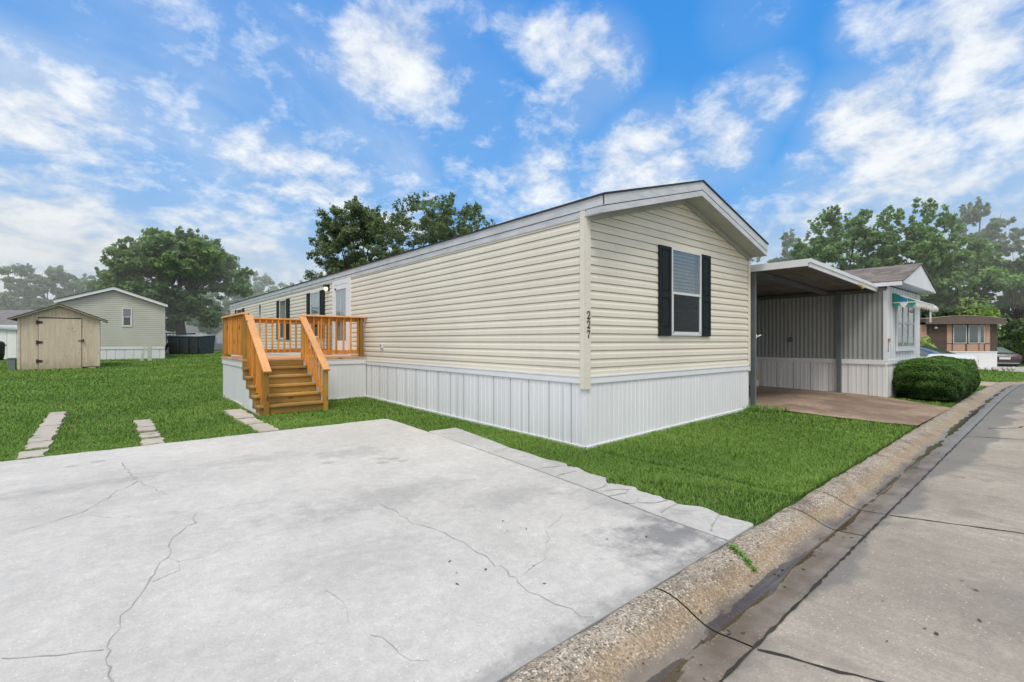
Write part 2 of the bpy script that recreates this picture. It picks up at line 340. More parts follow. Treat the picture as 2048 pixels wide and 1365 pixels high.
# kerb and gutter profile swept along the street (v = metres across)
PROF = [(.0,-.10),(.0,-.004),(.012,.004),(.05,.008),(.10,.004),(.15,-.008),(.20,-.028),(.25,-.052),(.30,-.073),(.345,-.083),(.39,-.083),(.46,-.077),(.555,-.071),(.556,-.10)]
kx = np.concatenate([np.linspace(-30,-8,12)[:-1], np.linspace(-8,45,260)])
def kerb_between(xa, xb, name='kerb'):
    x = np.linspace(xa, xb, max(2, int((xb-xa)/.12)+1)) if xa > -8 else np.linspace(xa, xb, 10)
    V = []; UV = []
    for o, z in PROF:
        wob = (.008*np.sin(x*9.1+o*20)+.006*np.sin(x*23.7)+.005*np.sin(x*51))*(o < .03)
        V.append(np.stack([x, YC(x)-o+wob, z+DZ(x)+.0*x], -1)); UV.append(np.stack([x, np.full_like(x, o)], -1))
    V = np.stack(V, 1); UV = np.stack(UV, 1); n, k = V.shape[:2]
    i, j = np.meshgrid(np.arange(n-1), np.arange(k-1), indexing='ij'); a = (i*k+j).ravel()
    return npmesh(name, V.reshape(-1,3), np.stack([a, a+1, a+k+1, a+k], 1), M['kerb'], smooth=True, uv=UV.reshape(-1,2))
JX = [-16, -10.5, -5.3, -2.43, -.42, .27, 5.45, 8.6, 11.6, 14.6, 17.6, 20.6, 24, 28, 34, 45]
ends = [-30]+JX
kb = None
for i in range(len(ends)-1):
    g_ = .007
    k_ = kerb_between(ends[i]+g_, ends[i+1]-g_, 'kerb'); tag(k_, kind='structure')
# dark joint bed under the kerb pieces and along the gutter
def strip(name, pts, w, zf, mat, parent=None, wig=0, seed=0):
    rnd = random.Random(seed); mb = MB(); P = []
    for a, b in zip(pts[:-1], pts[1:]):
        n = max(1, int(math.dist(a, b)/.06)) if wig else max(1, int(math.dist(a, b)/.5))
        for t in range(n): P.append((a[0]+(b[0]-a[0])*t/n, a[1]+(b[1]-a[1])*t/n))
    P.append(pts[-1]); P = [(x+rnd.gauss(0, wig), y+rnd.gauss(0, wig)) for x, y in P]; L = []
    for i, (x, y) in enumerate(P):
        a = P[max(i-1, 0)]; b = P[min(i+1, len(P)-1)]; dx, dy = b[0]-a[0], b[1]-a[1]; l = math.hypot(dx, dy) or 1
        ww = w/2*(rnd.uniform(.35, 1.5) if wig else 1); L.append((x, y, -dy/l*ww, dx/l*ww))
    V = []; F = []
    for i, (x, y, a, b) in enumerate(L):
        for s_ in (1, -1):
            px, py = x+a*s_, y+b*s_; V.append((px, py, float(zf(px, py))))
        if i: F.append((2*i-2, 2*i, 2*i+1, 2*i-1))
    mb.add(V, F); return mb.build(name, mat, parent, recalc=False)
zroad = lambda x, y: -.075 + float(DZ(x)) + .012*max(0, min(3, float(YC(x))-.55-y)) + .004
jl = [(x, float(YC(x))-.556) for x in np.linspace(-8, 30, 90)]
tag(strip('road_joint', jl, .015, lambda x, y: zroad(x, y)+.002, M['crackdark'], wig=.0022, seed=3), kind='structure')
for x, dx in ((-2.43,.3),(.27,.28),(5.43,.3),(11.6,.3),(17.6,.3)):
    y0 = float(YC(x))-.57; tag(strip('road_joint', [(x,y0),(x+dx,y0-.78),(x+dx*2.2,y0-2.6),(x+dx*3,y0-6)], .016 if x < 1 else .02, zroad, M['crackdark'], wig=.004, seed=int(x*10)+50), kind='structure')
tag(strip('road_crack', [(6.6,-3.2),(7.0,-3.5),(7.8,-3.7)], .03, zroad, M['crackdark'], wig=.01, seed=9), kind='structure')
KB = [(o, z-.006) for o, z in PROF[1:-1]]
mbj = MB()
kxs = list(np.linspace(-30, 45, 400)); n = len(KB)
mbj.add([(x, float(YC(x))-o, zz+float(DZ(x))) for x in kxs for o, zz in KB], [(i*n+j, i*n+j+1, (i+1)*n+j+1, (i+1)*n+j) for i in range(len(kxs)-1) for j in range(n-1)])
tag(mbj.build('kerb_bed', M['crackdark'], recalc=False), kind='structure')

# driveway slab, ribbon of broken concrete, cracks
CRACKS= [[(-4.68, 2.82), (-4.66, 2.34), (-4.58, 1.76), (-4.74, 1.5), (-4.85, 1.2), (-4.99, 0.98), (-5.18, 0.84), (-5.35, 0.75)], [(-4.58, 1.76), (-4.48, 1.42), (-4.41, 1.08)], [(-4.95, 0.88), (-4.73, 0.64), (-4.55, 0.59), (-4.42, 0.55), (-4.27, 0.42), (-4.1, 0.4), (-3.91, 0.39), (-3.65, 0.35), (-3.33, 0.35), (-3.12, 0.31), (-2.73, 0.09), (-2.49, 0.04), (-2.11, 0.06), (-1.64, 0.05)], [(-4.27, 0.37), (-4.32, 0.15), (-4.4, 0.06), (-4.46, -0.06), (-4.49, -0.29), (-4.52, -0.43), (-4.57, -0.45), (-4.59, -0.56), (-4.61, -0.74), (-4.67, -0.83), (-4.71, -0.94), (-4.76, -1.05), (-4.76, -1.2), (-4.81, -1.31), (-4.83, -1.35), (-4.82, -1.43), (-4.84, -1.47), (-4.82, -1.51), (-4.81, -1.63)], [(-4.52, -0.43), (-4.47, -0.52), (-4.5, -0.66), (-4.61, -0.74)], [(-4.47, -0.52), (-4.3, -0.52), (-4.18, -0.45), (-4.01, -0.44), (-3.91, -0.41), (-3.67, -0.43), (-3.17, -0.37)], [(-5.18, -1.12), (-5.1, -1.21), (-5.03, -1.23), (-4.97, -1.29), (-4.9, -1.33), (-4.83, -1.34)], [(-3.03, -0.34), (-3.02, -0.72), (-3.02, -0.92), (-2.95, -1.16), (-2.93, -1.45), (-2.94, -1.69), (-2.95, -1.85), (-2.94, -1.86), (-2.97, -2.02), (-2.97, -2.06), (-3.01, -2.09), (-3.02, -2.2), (-2.99, -2.33), (-2.97, -2.46), (-2.96, -2.56), (-2.94, -2.61)], [(-3.89, -1.49), (-3.86, -1.66), (-3.89, -1.87)], [(-3.85, -2.02), (-3.82, -2.24), (-3.75, -2.36)], [(-2.0, -1.51), (-2.18, -1.58), (-2.33, -1.66), (-2.54, -1.87), (-2.69, -1.98), (-2.78, -2.0), (-2.91, -2.04)], [(-1.44, -1.58), (-1.66, -1.53), (-1.8, -1.54)]]
RCRACKS= [[(-0.71, 1.75), (-1.05, 1.87)], [(-0.83, 0.56), (-1.15, 0.53)], [(-0.89, -0.5), (-1.02, -0.46), (-1.22, -0.4)], [(-0.98, -0.73), (-1.11, -0.71), (-1.28, -0.72)], [(-1.09, -1.22), (-1.23, -1.27), (-1.36, -1.26)], [(-1.28, -1.35), (-1.15, -1.4), (-1.07, -1.47), (-1.19, -1.52), (-1.37, -1.46)], [(-1.21, -1.66), (-1.37, -1.74), (-1.4, -1.61), (-1.37, -1.46)], [(-1.07, -1.97), (-1.23, -1.97), (-1.37, -2.0)], [(-1.32, -1.73), (-1.21, -1.83), (-1.07, -1.86)], [(-1.06, -2.33), (-1.24, -2.38), (-1.42, -2.44)]]
SEAM= [(-1.12, 2.09), (-1.18, 0.86), (-1.25, -0.06), (-1.31, -0.74), (-1.38, -1.48), (-1.45, -1.98), (-1.48, -2.45)]
ROUT= [(-0.6, 2.17), (-0.64, 1.85), (-0.83, 0.56), (-0.87, -0.03), (-0.84, -0.41), (-0.92, -0.54), (-0.86, -0.62), (-0.94, -0.88), (-0.93, -1.09), (-1.07, -1.21), (-1.04, -1.26), (-0.96, -1.43), (-1.03, -1.57), (-1.01, -1.76), (-1.07, -1.97), (-0.98, -2.12), (-1.04, -2.32), (-1.04, -2.4), (-1.02, -2.57)]

def slab(name, poly, zf, mat, thick=.12, parent=None, sub=None):
    mb = MB(); n = len(poly); vs = [(x, y, float(zf(x, y))) for x, y in poly]+[(x, y, float(zf(x, y))-thick) for x, y in poly]
    mb.add(vs, [tuple(range(n))]+[(i, i+n, (i+1) % n+n, (i+1) % n) for i in range(n)]); return mb.build(name, mat, parent)
dz = lambda x, y: .007*(y+2.65)+.004
drv = [(x, float(YC(x))+.004) for x in np.linspace(-16, -1.49, 30)] + [(-1.475,-2.45),(-1.45,-1.98),(-1.38,-1.48),(-1.31,-.74),(-1.25,-.06),(-1.18,.86),(-1.10,2.2),(-1.05,3.3),(-1.06,3.62),(-1.12,3.68)]
drv += [(x, 3.675+.014*sin(x*7)+.010*sin(x*17.3)+.008*sin(x*41)) for x in np.linspace(-1.3,-16,220)]
tag(slab('driveway', drv, dz, M['drive']), kind='structure')
for i, c in enumerate(CRACKS): tag(strip('driveway_crack', c, .0028 if i in (2,4,5,8,9,10,11) else .0055, lambda x, y: dz(x, y)+.003, M['crack'], wig=.012, seed=i), kind='structure')
rb = [(x, y) for x, y in ROUT]; rbp = [(-1.075,2.19)]+rb+[(-1.05,float(YC(-1.05))+.01),(-1.47,float(YC(-1.47))+.01)]+[(x+.012, y) for x, y in SEAM[::-1]]
rbs = []
rr_ = random.Random(5)
for a, b in zip(rbp[:-1], rbp[1:]):
    rbs.append(a)
    if a in rb and b in rb:
        for t in (.33, .66): rbs.append((a[0]+(b[0]-a[0])*t+rr_.uniform(-.02,.02), a[1]+(b[1]-a[1])*t))
rbs.append(rbp[-1])
tag(slab('concrete_ribbon', rbs, lambda x, y: dz(x, y)+.004, M['ribbon']), kind='structure')
for i, c in enumerate(RCRACKS): tag(strip('ribbon_crack', c, .012, lambda x, y: dz(x, y)+.008, M['crack'], wig=.006, seed=40+i), kind='structure')
# neighbour's reddish drive and the one further along
rd = [(5.47,-2.48),(5.1,-1.2),(4.86,-.12),(4.95,9.),(9.5,9.),(9.5,-1.25),(8.7,-2.42)]
rx_ = np.linspace(0, 1, 9); ry_ = np.concatenate([np.linspace(-2.46,1,16)[:-1], np.linspace(1,9,9)])
tag(gridmesh('carport_driveway', rx_, ry_, lambda X, Y: G(X, Y)+.012, M['reddrive'], xf=lambda U, Y: np.interp(Y, [-2.5,-1.2,-.12,9], [5.47,5.1,4.86,4.86])*(1-U)+U*np.interp(Y, [-2.45,-1.2,9], [8.7,9.5,9.5])), kind='structure')

M['pinkdrive'] = concrete('pink_concrete', (.52,.40,.31), .8, .4)[0]
tag(slab('far_driveway', [(17.1,-2.27),(16.9,1.5),(17.,6.),(21.,6.),(21.,-2.2)], lambda x, y: float(G(x, y))+.006, M['pinkdrive']), kind='structure')
tag(slab('side_driveway', [(29.5,-9),(34,-1.5),(37.5,3),(42,0),(38,-5),(33,-12)], lambda x, y: float(G(x, y))+.006, M['ribbon']), kind='structure')
# paving slabs in the lawn
PS = [((-5.61,-5.38,3.70,4.15),'pale paving slab at the foot of the left track, against the driveway'),
      ((-5.60,-5.38,4.30,4.78),'brown stained paving slab second from the driveway in the left track'),
      ((-5.61,-5.38,4.83,6.25),'long pale paving slab in the middle of the left track'),
      ((-5.61,-5.38,6.29,8.0),'far pale paving slab ending the left track in the lawn'),
      ((-4.46,-4.22,3.70,4.10),'pale broken paving slab of the middle track touching the driveway'),
      ((-4.45,-4.23,4.26,4.66),'mossy paving slab in the middle track'),
      ((-4.46,-4.24,4.86,5.20),'small cracked paving slab of the middle track below its far end'),
      ((-4.46,-4.24,5.26,6.06),'far pale paving slab ending the middle track'),
      ((-3.08,-2.80,3.70,4.45),'pale paving slab beside the stairs, touching the driveway'),
      ((-3.10,-2.82,4.52,5.12),'cracked paving slab in the middle of the track beside the stairs'),
      ((-3.10,-2.80,5.22,6.42),'far paving slab beside the deck stairs')]
rr_ = random.Random(11); pave_rects = []
for (x0,x1,y0,y1), lab in PS:
    pave_rects.append((x0,x1,y0,y1)); j = lambda: rr_.uniform(-.015,.015)
    cs = [(x0,y0),(x1,y0),(x1,y1),(x0,y1)]; poly = []
    for q in range(4):
        (ax,ay),(bx2,by2) = cs[q], cs[(q+1)%4]; kk = 4 if q%2 == 0 else max(4, int(abs(by2-ay)/.12))
        for t in range(kk): poly.append((ax+(bx2-ax)*t/kk+j()*(1.6 if t else 1.), ay+(by2-ay)*t/kk+j()*(1.6 if t else 1.)))
    tag(slab('paving_slab', poly, lambda x, y: float(G(x, y))+.02, M['paver'], .06), lab, 'paving slab', 'paving slabs let into the lawn')
# ------------------------------------------------------------------ building helpers
C_ = .1143
def siding(mb, F, rng, z0, n, c=C_, deep=.013):
    """dutch-lap courses: F(s,out,z); rng(z)->(s0,s1); material 0 vinyl, 1 shadow gap"""
    pr = [(0,.0,1),(0,deep,0),(.50,deep*.9,0),(.66,deep*.3,0),(.935,deep*.15,0),(.935,-.003,1),(1.,-.003,1)]
    for i in range(n):
        zb = z0+i*c
        for (a, o0, m0), (b, o1, m1) in zip(pr[:-1], pr[1:]):
            za, zz = zb+a*c, zb+b*c; r0 = rng(za); r1 = rng(zz)
            if r0 is None or r1 is None: continue
            mb.add([F(r0[0],o0,za),F(r0[1],o0,za),F(r1[1],o1,zz),F(r1[0],o1,zz)], [(0,1,2,3)], m1 if (m1 == 1 or a == 0 and o0 < deep*.5) else 0)
def ribbed(mb, F, s0, s1, z0f, z1, pitch=.4273, ribs=((.0,-.012),(.02,.0),(.25,.0),(.26,.006),(.30,.006),(.31,.0),(.5,.0),(.51,.006),(.55,.006),(.56,.0),(.75,.0),(.76,.006),(.80,.006),(.81,.0),(.98,.0)), off=0.):
    pts = []; k = int(math.floor((s0-off)/pitch))
    while off+k*pitch < s1:
        for a, o in ribs:
            s = off+(k+a)*pitch
            if s0 < s < s1: pts.append((s, o))
        k += 1
    pts = [(s0, 0)]+pts+[(s1, 0)]
    for (a, o0), (b, o1) in zip(pts[:-1], pts[1:]):
        gap = 1 if (o0 < -.005 or o1 < -.005) else 0
        mb.add([F(a,o0,z0f(a)),F(b,o1,z0f(b)),F(b,o1,z1),F(a,o0,z1)], [(0,1,2,3)], gap)
def window(par, F, s0, s1, z0, z1, o=.014, sash=True, fw=.03, blind='blind', split=None, mull=(), lowscreen=True, name='window'):
    fr = MB()
    fr.fbox(F,s0,s1,o,o+.03,z0,z0+fw); fr.fbox(F,s0,s1,o,o+.03,z1-fw,z1)
    fr.fbox(F,s0,s0+fw,o,o+.03,z0+fw,z1-fw); fr.fbox(F,s1-fw,s1,o,o+.03,z0+fw,z1-fw)
    w = fr.build(name, M['alu'], par)
    bk = MB(); bk.fbox(F,s0+fw*.5,s1-fw*.5,o-.003,o+.002,z0+fw*.5,z1-fw*.5); bk.build('window_backing', M['pane_dark'] if blind != 'curtain' else M['curtain'], w)
    zm = split if split else (z0+z1)/2
    if sash:
        sb = MB(); sb.fbox(F,s0+fw,s1-fw,o+.012,o+.036,zm-.02,zm+.02)
        sb.fbox(F,s1-fw-.022,s1-fw,o+.010,o+.026,z0+fw,zm-.02); sb.fbox(F,s0+fw,s0+fw+.022,o+.010,o+.026,z0+fw,zm-.02); sb.fbox(F,s0+fw,s1-fw,o+.01,o+.026,z0+fw,z0+fw+.03)
        sb.build('sash', M['alu'], w)
    for m_ in mull:
        mm = MB(); mm.fbox(F,m_-.014,m_+.014,o+.008,o+.028,z0+fw,z1-fw); mm.build('mullion', M['alu'], w)
    if blind == 'blind':
        b = MB(); z = z0+fw+.01; e0, e1 = s0+fw+.02, s1-fw-.17*(s1-s0)
        while z < z1-fw-.01:
            b.add([F(e0,o+.003,z),F(e1,o+.003,z),F(e1,o+.010,z+.034),F(e0,o+.010,z+.034)], [(0,1,2,3)]); z += .056
        b.build('blind', M['blind'], w)
    p = MB(); p.fbox(F,s0+fw,s1-fw,o+.0145,o+.0165,zm,z1-fw); p.build('pane', M['glass_up'], w)
    p = MB(); p.fbox(F,s0+fw,s1-fw,o+.0115,o+.0135,z0+fw,zm); p.build('pane', M['screen'] if lowscreen else M['glass'], w)
    return w
def shutter(par, F, s0, s1, z0, z1, o=.014):
    b = MB(); b.fbox(F,s0,s1,o,o+.018,z0,z1); st = .055; zm = z0+(z1-z0)*.46
    for a, c in ((s0,s0+st),(s1-st,s1)): b.fbox(F,a,c,o+.018,o+.03,z0,z1)
    for a, c in ((z0,z0+.13),(zm-.05,zm+.05),(z1-.06,z1)): b.fbox(F,s0+st,s1-st,o+.018,o+.03,a,c)
    for a, c in ((z0+.15,zm-.07),(zm+.07,z1-.08)): b.fbox(F,s0+st+.02,s1-st-.02,o+.018,o+.027,a,c)
    return b.build('shutter', M['shutter'], par, bevel=.003)

# ------------------------------------------------------------------ the mobile home with number 227
W, L, Z0 = 4.80, 23.40, .945
home = thing('mobile_home', 'long cream mobile home with white skirting, black shutters and the number 227 on its corner', 'mobile home')
FS = lambda s, o, z: (-o, s, z)          # long side facing the driveway
FF = lambda s, o, z: (s, -o, z)          # gable end facing the street
RS, RZE, RZR = .2833, 3.26, 3.94         # roof slope, eave top, ridge top
mb = MB(); siding(mb, FS, lambda z: (.0, L), Z0, 19)
mb.build('side_wall', [M['siding'], M['groove']], home)
zu = lambda x: 3.02+RS*min(x, W-x)
def rg(z):
    if z <= 3.0: return (.0, W)
    d = (z-3.0)/RS; return (d, W-d) if d < W/2-.02 else None
mb = MB(); siding(mb, FF, rg, Z0, 24); mb.build('gable_wall', [M['siding'], M['groove']], home)
mb = MB(); mb.box(.02, W-.0, .02, L, .85, 3.03); mb.build('wall_core', M['trimcream'], home)
# vertical butt seams of the vinyl
for s, a, b in ((.62,14.1,15.9),(2.62,17.1,17.9),(3.72,14.1,14.9),(2.75,1,2.9),(.7,0.1,.9)):
    mb = MB(); mb.fbox(FF, s, s+.003, .008, .0142, Z0+a*C_, Z0+b*C_); mb.build('siding_seam', M['trimcream'], home)

mb = MB(); mb.fbox(FS,-.015,.075,.012,.03,.776,3.13); mb.fbox(FF,-.03,.065,.012,.03,.776,3.10); mb.build('corner_post', M['trimcream'], home)
mb = MB(); mb.fbox(FF,W-.055,W+.02,.012,.03,.83,2.99); mb.box(W,W+.022,-.012,.06,.83,2.99); mb.build('corner_post', M['trimcream'], home)
mb = MB(); mb.fbox(FS,L-.07,L+.01,.012,.03,.83,3.1); mb.build('corner_post', M['trimcream'], home)
for F, a, b in ((FS,.075,L),(FF,.065,W-.0)):
    mb = MB(); mb.fbox(F,a,b,.0,.022,.848,.930); mb.fbox(F,a,b,.0,.030,.930,.948); mb.fbox(F,a,b,.0,.012,.838,.848); mb.build('skirt_band', M['white'], home)
mb = MB(); ribbed(mb, FS, .0, L, lambda s: float(G(0,s))-.02, .842, off=.26); mb.fbox(FS,0,7,.0,.018,.0,.02)
mb.build('skirting', [M['skirt'], M['skirtgap']], home)
FGAPR = ((.0,.004),(.03,.004),(.04,.0),(.3,.0),(.31,.006),(.35,.006),(.36,.0),(.62,.0),(.63,.006),(.67,.006),(.68,.0),(.93,-.002))
mb = MB(); ribbed(mb, FF, .0, W, lambda s: float(G(s,0))-.02, .842, pitch=.30, ribs=FGAPR); mb.build('skirting', [M['skirt'], M['skirtgap']], home)
mb = MB()
for a, b in ((0,1.2),(1.2,2.4),(2.4,3.6),(3.6,W)):
    mb.hexa([(a,-.02,float(G(a,0))-.02),(b,-.02,float(G(b,0))-.02),(b,0,float(G(b,0))-.02),(a,0,float(G(a,0))-.02),(a,-.02,float(G(a,0))+.022),(b,-.02,float(G(b,0))+.022),(b,0,float(G(b,0))+.022),(a,0,float(G(a,0))+.022)])
for a, b in ((0,3),(3,7)):
    mb.hexa([(-.02,a,float(G(0,a))-.02),(0,a,float(G(0,a))-.02),(0,b,float(G(0,b))-.02),(-.02,b,float(G(0,b))-.02),(-.02,a,float(G(0,a))+.022),(0,a,float(G(0,a))+.022),(0,b,float(G(0,b))+.022),(-.02,b,float(G(0,b))+.022)])
mb.build('bottom_rail', M['white'], home)
# perforated vent strips in the skirting
def perf():
    m, nb, b = newmat('perforated_strip'); o = nb.obj(); v = nb.vor(nb.scale(o, (85,85,42)), 1, rnd=0)
    nb.put(b.inputs['Base Color'], nb.mix(nb.ramp(v, .28, .36, 1, 0), (.66,.68,.73), (.20,.22,.25))); b.inputs['Roughness'].default_value = .5; return m
M['perf'] = perf()
for s in (.38, 1.24, 3.0):
    mb = MB(); mb.fbox(FS,s,s+.045,.004,.0085,.03,.838); mb.build('vent_strip', M['perf'], home)
# roof: two slabs with dark shingles, fascia, frieze, soffit, rake boards
Y0, Y1 = -.335, L+.25; XM = W/2
mb = MB()
for x0, x1, za, zb in ((-.055,XM,RZE-.006,RZR),(XM,W+.055,RZR,RZE-.006)):
    mb.prism([(x0,za),(x1,zb),(x1,zb+.022),(x0,za+.022)], lambda p, t: (p[0], t, p[1]), Y0-.02, Y1)
mb.build('roof', M['shingle_dark'], home)
mb = MB(); mb.box(-.035,-.015,Y0,Y1,RZE-.128,RZE-.004); mb.build('fascia', M['fascia'], home)
mb = MB(); mb.box(-.015,.0,Y0,Y1,RZE-.142,RZE-.128); mb.build('fascia_gap', M['darkgap'], home)
mb = MB(); mb.box(-.024,-.006,.08,Y1,3.035,RZE-.137); mb.box(-.030,-.008,Y0+.005,.0-.031,3.035,RZE-.137); mb.build('frieze', M['fascia'], home)
mb = MB(); mb.box(W+.015,W+.035,Y0,Y1,RZE-.128,RZE-.004); mb.box(W+.008,W+.03,Y0+.005,Y1,3.035,RZE-.133); mb.build('fascia', M['fascia'], home)
def rake(y0, y1, t0, t1, mat, name, xa=-.035):
    for (a, b) in ((xa, XM), (W-xa, XM)):
        m_ = MB(); za = RZE+RS*(xa)+.0-.004+.008; zb = RZR-.004
        m_.prism([(a,za-t0),(b,zb-t0),(b,zb-t1),(a,za-t1)], lambda p, t: (p[0], t, p[1]), y0, y1); m_.build(name, mat, home)
rake(Y0-.004, Y0+.018, 0, .128, M['fascia'], 'rake_board')
rake(Y0+.004, Y0+.02, .128, .142, M['darkgap'], 'rake_gap')
rake(Y0+.0, Y0+.02, .140, .222, M['fascia'], 'rake_board')
rake(Y0+.02, -.006, .205, .215, M['soffit'], 'soffit')
rake(-.045, -.018, .2151, .285, M['soffit'], 'gable_trim', xa=.03)
# small vent pipe on the eave
mb = MB(); mb.tube([(.25,10.6,3.3),(.25,10.6,3.50)], .05, 10); v_ = mb.build('roof_vent', M['alu'], home, smooth=True)
# front window with two shutters
window(home, FF, 2.0, 2.91, 1.50, 2.885, split=2.175)
shutter(home, FF, 1.655, 1.985, 1.49, 2.89); shutter(home, FF, 2.925, 3.235, 1.49, 2.89)
# long-side windows
window(home, FS, 10.22, 11.03, 1.50, 2.88, blind='curtain'); shutter(home, FS, 9.82, 10.2, 1.49, 2.89); shutter(home, FS, 11.05, 11.4, 1.49, 2.89)
window(home, FS, 13.66, 14.48, 1.47, 2.86, blind='none'); shutter(home, FS, 13.28, 13.64, 1.46, 2.87); shutter(home, FS, 14.5, 14.86, 1.46, 2.87)
window(home, FS, 17.15, 17.58, 1.9, 2.93, blind='none')
window(home, FS, 20.75, 21.9, 2.0, 2.9, blind='none'); shutter(home, FS, 20.35, 20.72, 1.99, 2.91); shutter(home, FS, 21.93, 22.3, 1.99, 2.91)
# door with a glazed storm door
mb = MB(); s0, s1 = 7.9, 9.15
mb.fbox(FS,s0,s0+.12,.0,.045,1.03,3.04); mb.fbox(FS,s1-.1,s1,.0,.045,1.03,3.04); mb.fbox(FS,s0+.12,s1-.1,.0,.045,2.92,3.04)
mb.fbox(FS,s0+.12,s1-.1,.0,.03,1.03,1.08); df = mb.build('door_frame', M['white'], home, bevel=.004)
mb = MB(); a, b = s0+.13, s1-.11
mb.fbox(FS,a,a+.13,.02,.05,1.09,2.91); mb.fbox(FS,b-.13,b,.02,.05,1.09,2.91); mb.fbox(FS,a+.13,b-.13,.02,.05,1.09,1.42); mb.fbox(FS,a+.13,b-.13,.02,.05,2.79,2.91)
dr = mb.build('storm_door', M['white'], home, bevel=.004)
mb = MB(); mb.fbox(FS,a+.13,b-.13,.006,.016,1.42,2.0); mb.build('door_panel', M['blind'], dr)
mb = MB(); mb.fbox(FS,a+.13,b-.13,.02,.027,2.0,2.79); mb.build('door_panel', M['curtain'], dr)
mb = MB(); mb.fbox(FS,a+.13,b-.13,.030,.034,1.42,2.79); mb.build('pane', M['glass_up'], dr)
mb = MB(); mb.fbox(FS,(a+b)/2-.006,(a+b)/2+.006,.028,.04,1.42,2.79); mb.build('glazing_bar', M['alu'], dr)
mb = MB(); mb.tube([(-.055,b-.06,2.02),(-.10,b-.06,2.02),(-.10,b-.16,2.02)], .012, 8); mb.build('door_handle', M['black'], dr)
mb = MB(); mb.tube([(-.05,b-.1,2.82),(-.05,b-.2,2.82)], .018, 8); mb.build('door_closer', M['black'], dr)
# porch light: black cap with a lit jar
mb = MB(); mb.fbox(FS,9.44,9.56,.012,.03,2.82,3.0); mb.tube([(-.03,9.5,2.975),(-.14,9.5,2.975)], .02, 8); mb.tube([(-.10,9.5,2.93),(-.10,9.5,2.995)], .075, 12); pl = mb.build('porch_light', M['black'], home)
m, nb, b_ = newmat('lit_bulb'); b_.inputs['Base Color'].default_value = (.9,.85,.6,1); b_.inputs['Emission Color'].default_value = (1,.86,.5,1); b_.inputs['Emission Strength'].default_value = 1.3; M['bulb'] = m
mb = MB(); mb.tube([(-.10,9.5,2.925),(-.10,9.5,2.86),(-.10,9.5,2.82)], [.05,.055,.02], 12); mb.build('bulb', M['bulb'], pl, smooth=True)
# outlet box and its darker grey flap
mb = MB(); mb.fbox(FS,6.0,6.13,.012,.03,1.23,1.35); mb.fbox(FS,6.02,6.11,.03,.055,1.25,1.335); ob = mb.build('outlet_box', M['alu'], home, bevel=.004)
mb = MB(); mb.fbox(FS,6.035,6.10,.055,.06,1.29,1.33); mb.build('outlet_cover', M['blind'], ob)
# numbers 2 2 7 on the corner post, thick-and-thin strokes with serifs
def digit(ch, F, s, z, h, o, par, mat, name='house_number'):
    D = {'2': [([(.08,.72),(.12,.86),(.3,.97),(.55,.98),(.78,.86),(.84,.70),(.74,.52),(.48,.32),(.22,.14),(.08,.02)], [.10,.12,.06,.06,.12,.17,.16,.10,.07,.06]),
               ([(.06,.06),(.3,.09),(.62,.05),(.86,.08),(.92,.26)], [.12,.13,.14,.12,.05]), ([(.1,.70),(.2,.70)], [.16,.16])],
         '7': [([(.06,.92),(.92,.92)], [.13,.13]), ([(.09,.95),(.06,.70)], [.07,.05]), ([(.90,.92),(.66,.58),(.50,.28),(.46,.0)], [.06,.10,.16,.2])],
         '8': [([(.5,.98),(.22,.9),(.16,.74),(.3,.58),(.5,.52),(.78,.4),(.86,.22),(.7,.05),(.5,.01),(.26,.06),(.12,.24),(.24,.42),(.5,.52),(.74,.62),(.82,.78),(.7,.93),(.5,.98)], [.07,.12,.14,.14,.14,.15,.14,.1,.06,.1,.14,.11,.08,.09,.1,.09,.07])]}
    mb = MB(); w = h*.62
    for pts, ws in D[ch]:
        n = 6; P = []; Wd = []
        for i in range(len(pts)-1):      # catmull-rom through the stroke
            p0, p1, p2, p3 = pts[max(i-1,0)], pts[i], pts[i+1], pts[min(i+2,len(pts)-1)]
            for t in range(n):
                u = t/n; P.append(tuple(.5*((2*p1[k])+(-p0[k]+p2[k])*u+(2*p0[k]-5*p1[k]+4*p2[k]-p3[k])*u*u+(-p0[k]+3*p1[k]-3*p2[k]+p3[k])*u**3) for k in (0,1))); Wd.append(ws[i]*(1-u)+ws[i+1]*u)
        P.append(pts[-1]); Wd.append(ws[-1]); V = []
        for i, (x, y) in enumerate(P):
            a = P[max(i-1,0)]; b = P[min(i+1,len(P)-1)]; dx, dy = b[0]-a[0], b[1]-a[1]; l = math.hypot(dx, dy) or 1; r = Wd[i]/2*1.3
            for sg in (1,-1): V.append((x-dy/l*r*sg, y+dx/l*r*sg))
        vs = [F(s+p[0]*w, o, z+p[1]*h) for p in V]+[F(s+p[0]*w, o+.006, z+p[1]*h) for p in V]; nn = len(V); fs = []
        for i in range(0, nn-2, 2): fs += [(nn+i,nn+i+2,nn+i+3,nn+i+1),(i,i+1,i+3,i+2),(i,i+2,nn+i+2,nn+i),(i+1,nn+i+1,nn+i+3,i+3)]
        mb.add(vs, fs)
    return mb.build(name, mat, par)
for ch, z in (('2',1.700),('2',1.577),('7',1.450)): digit(ch, FF, -.012, z, .103, .031, home, M['black'])

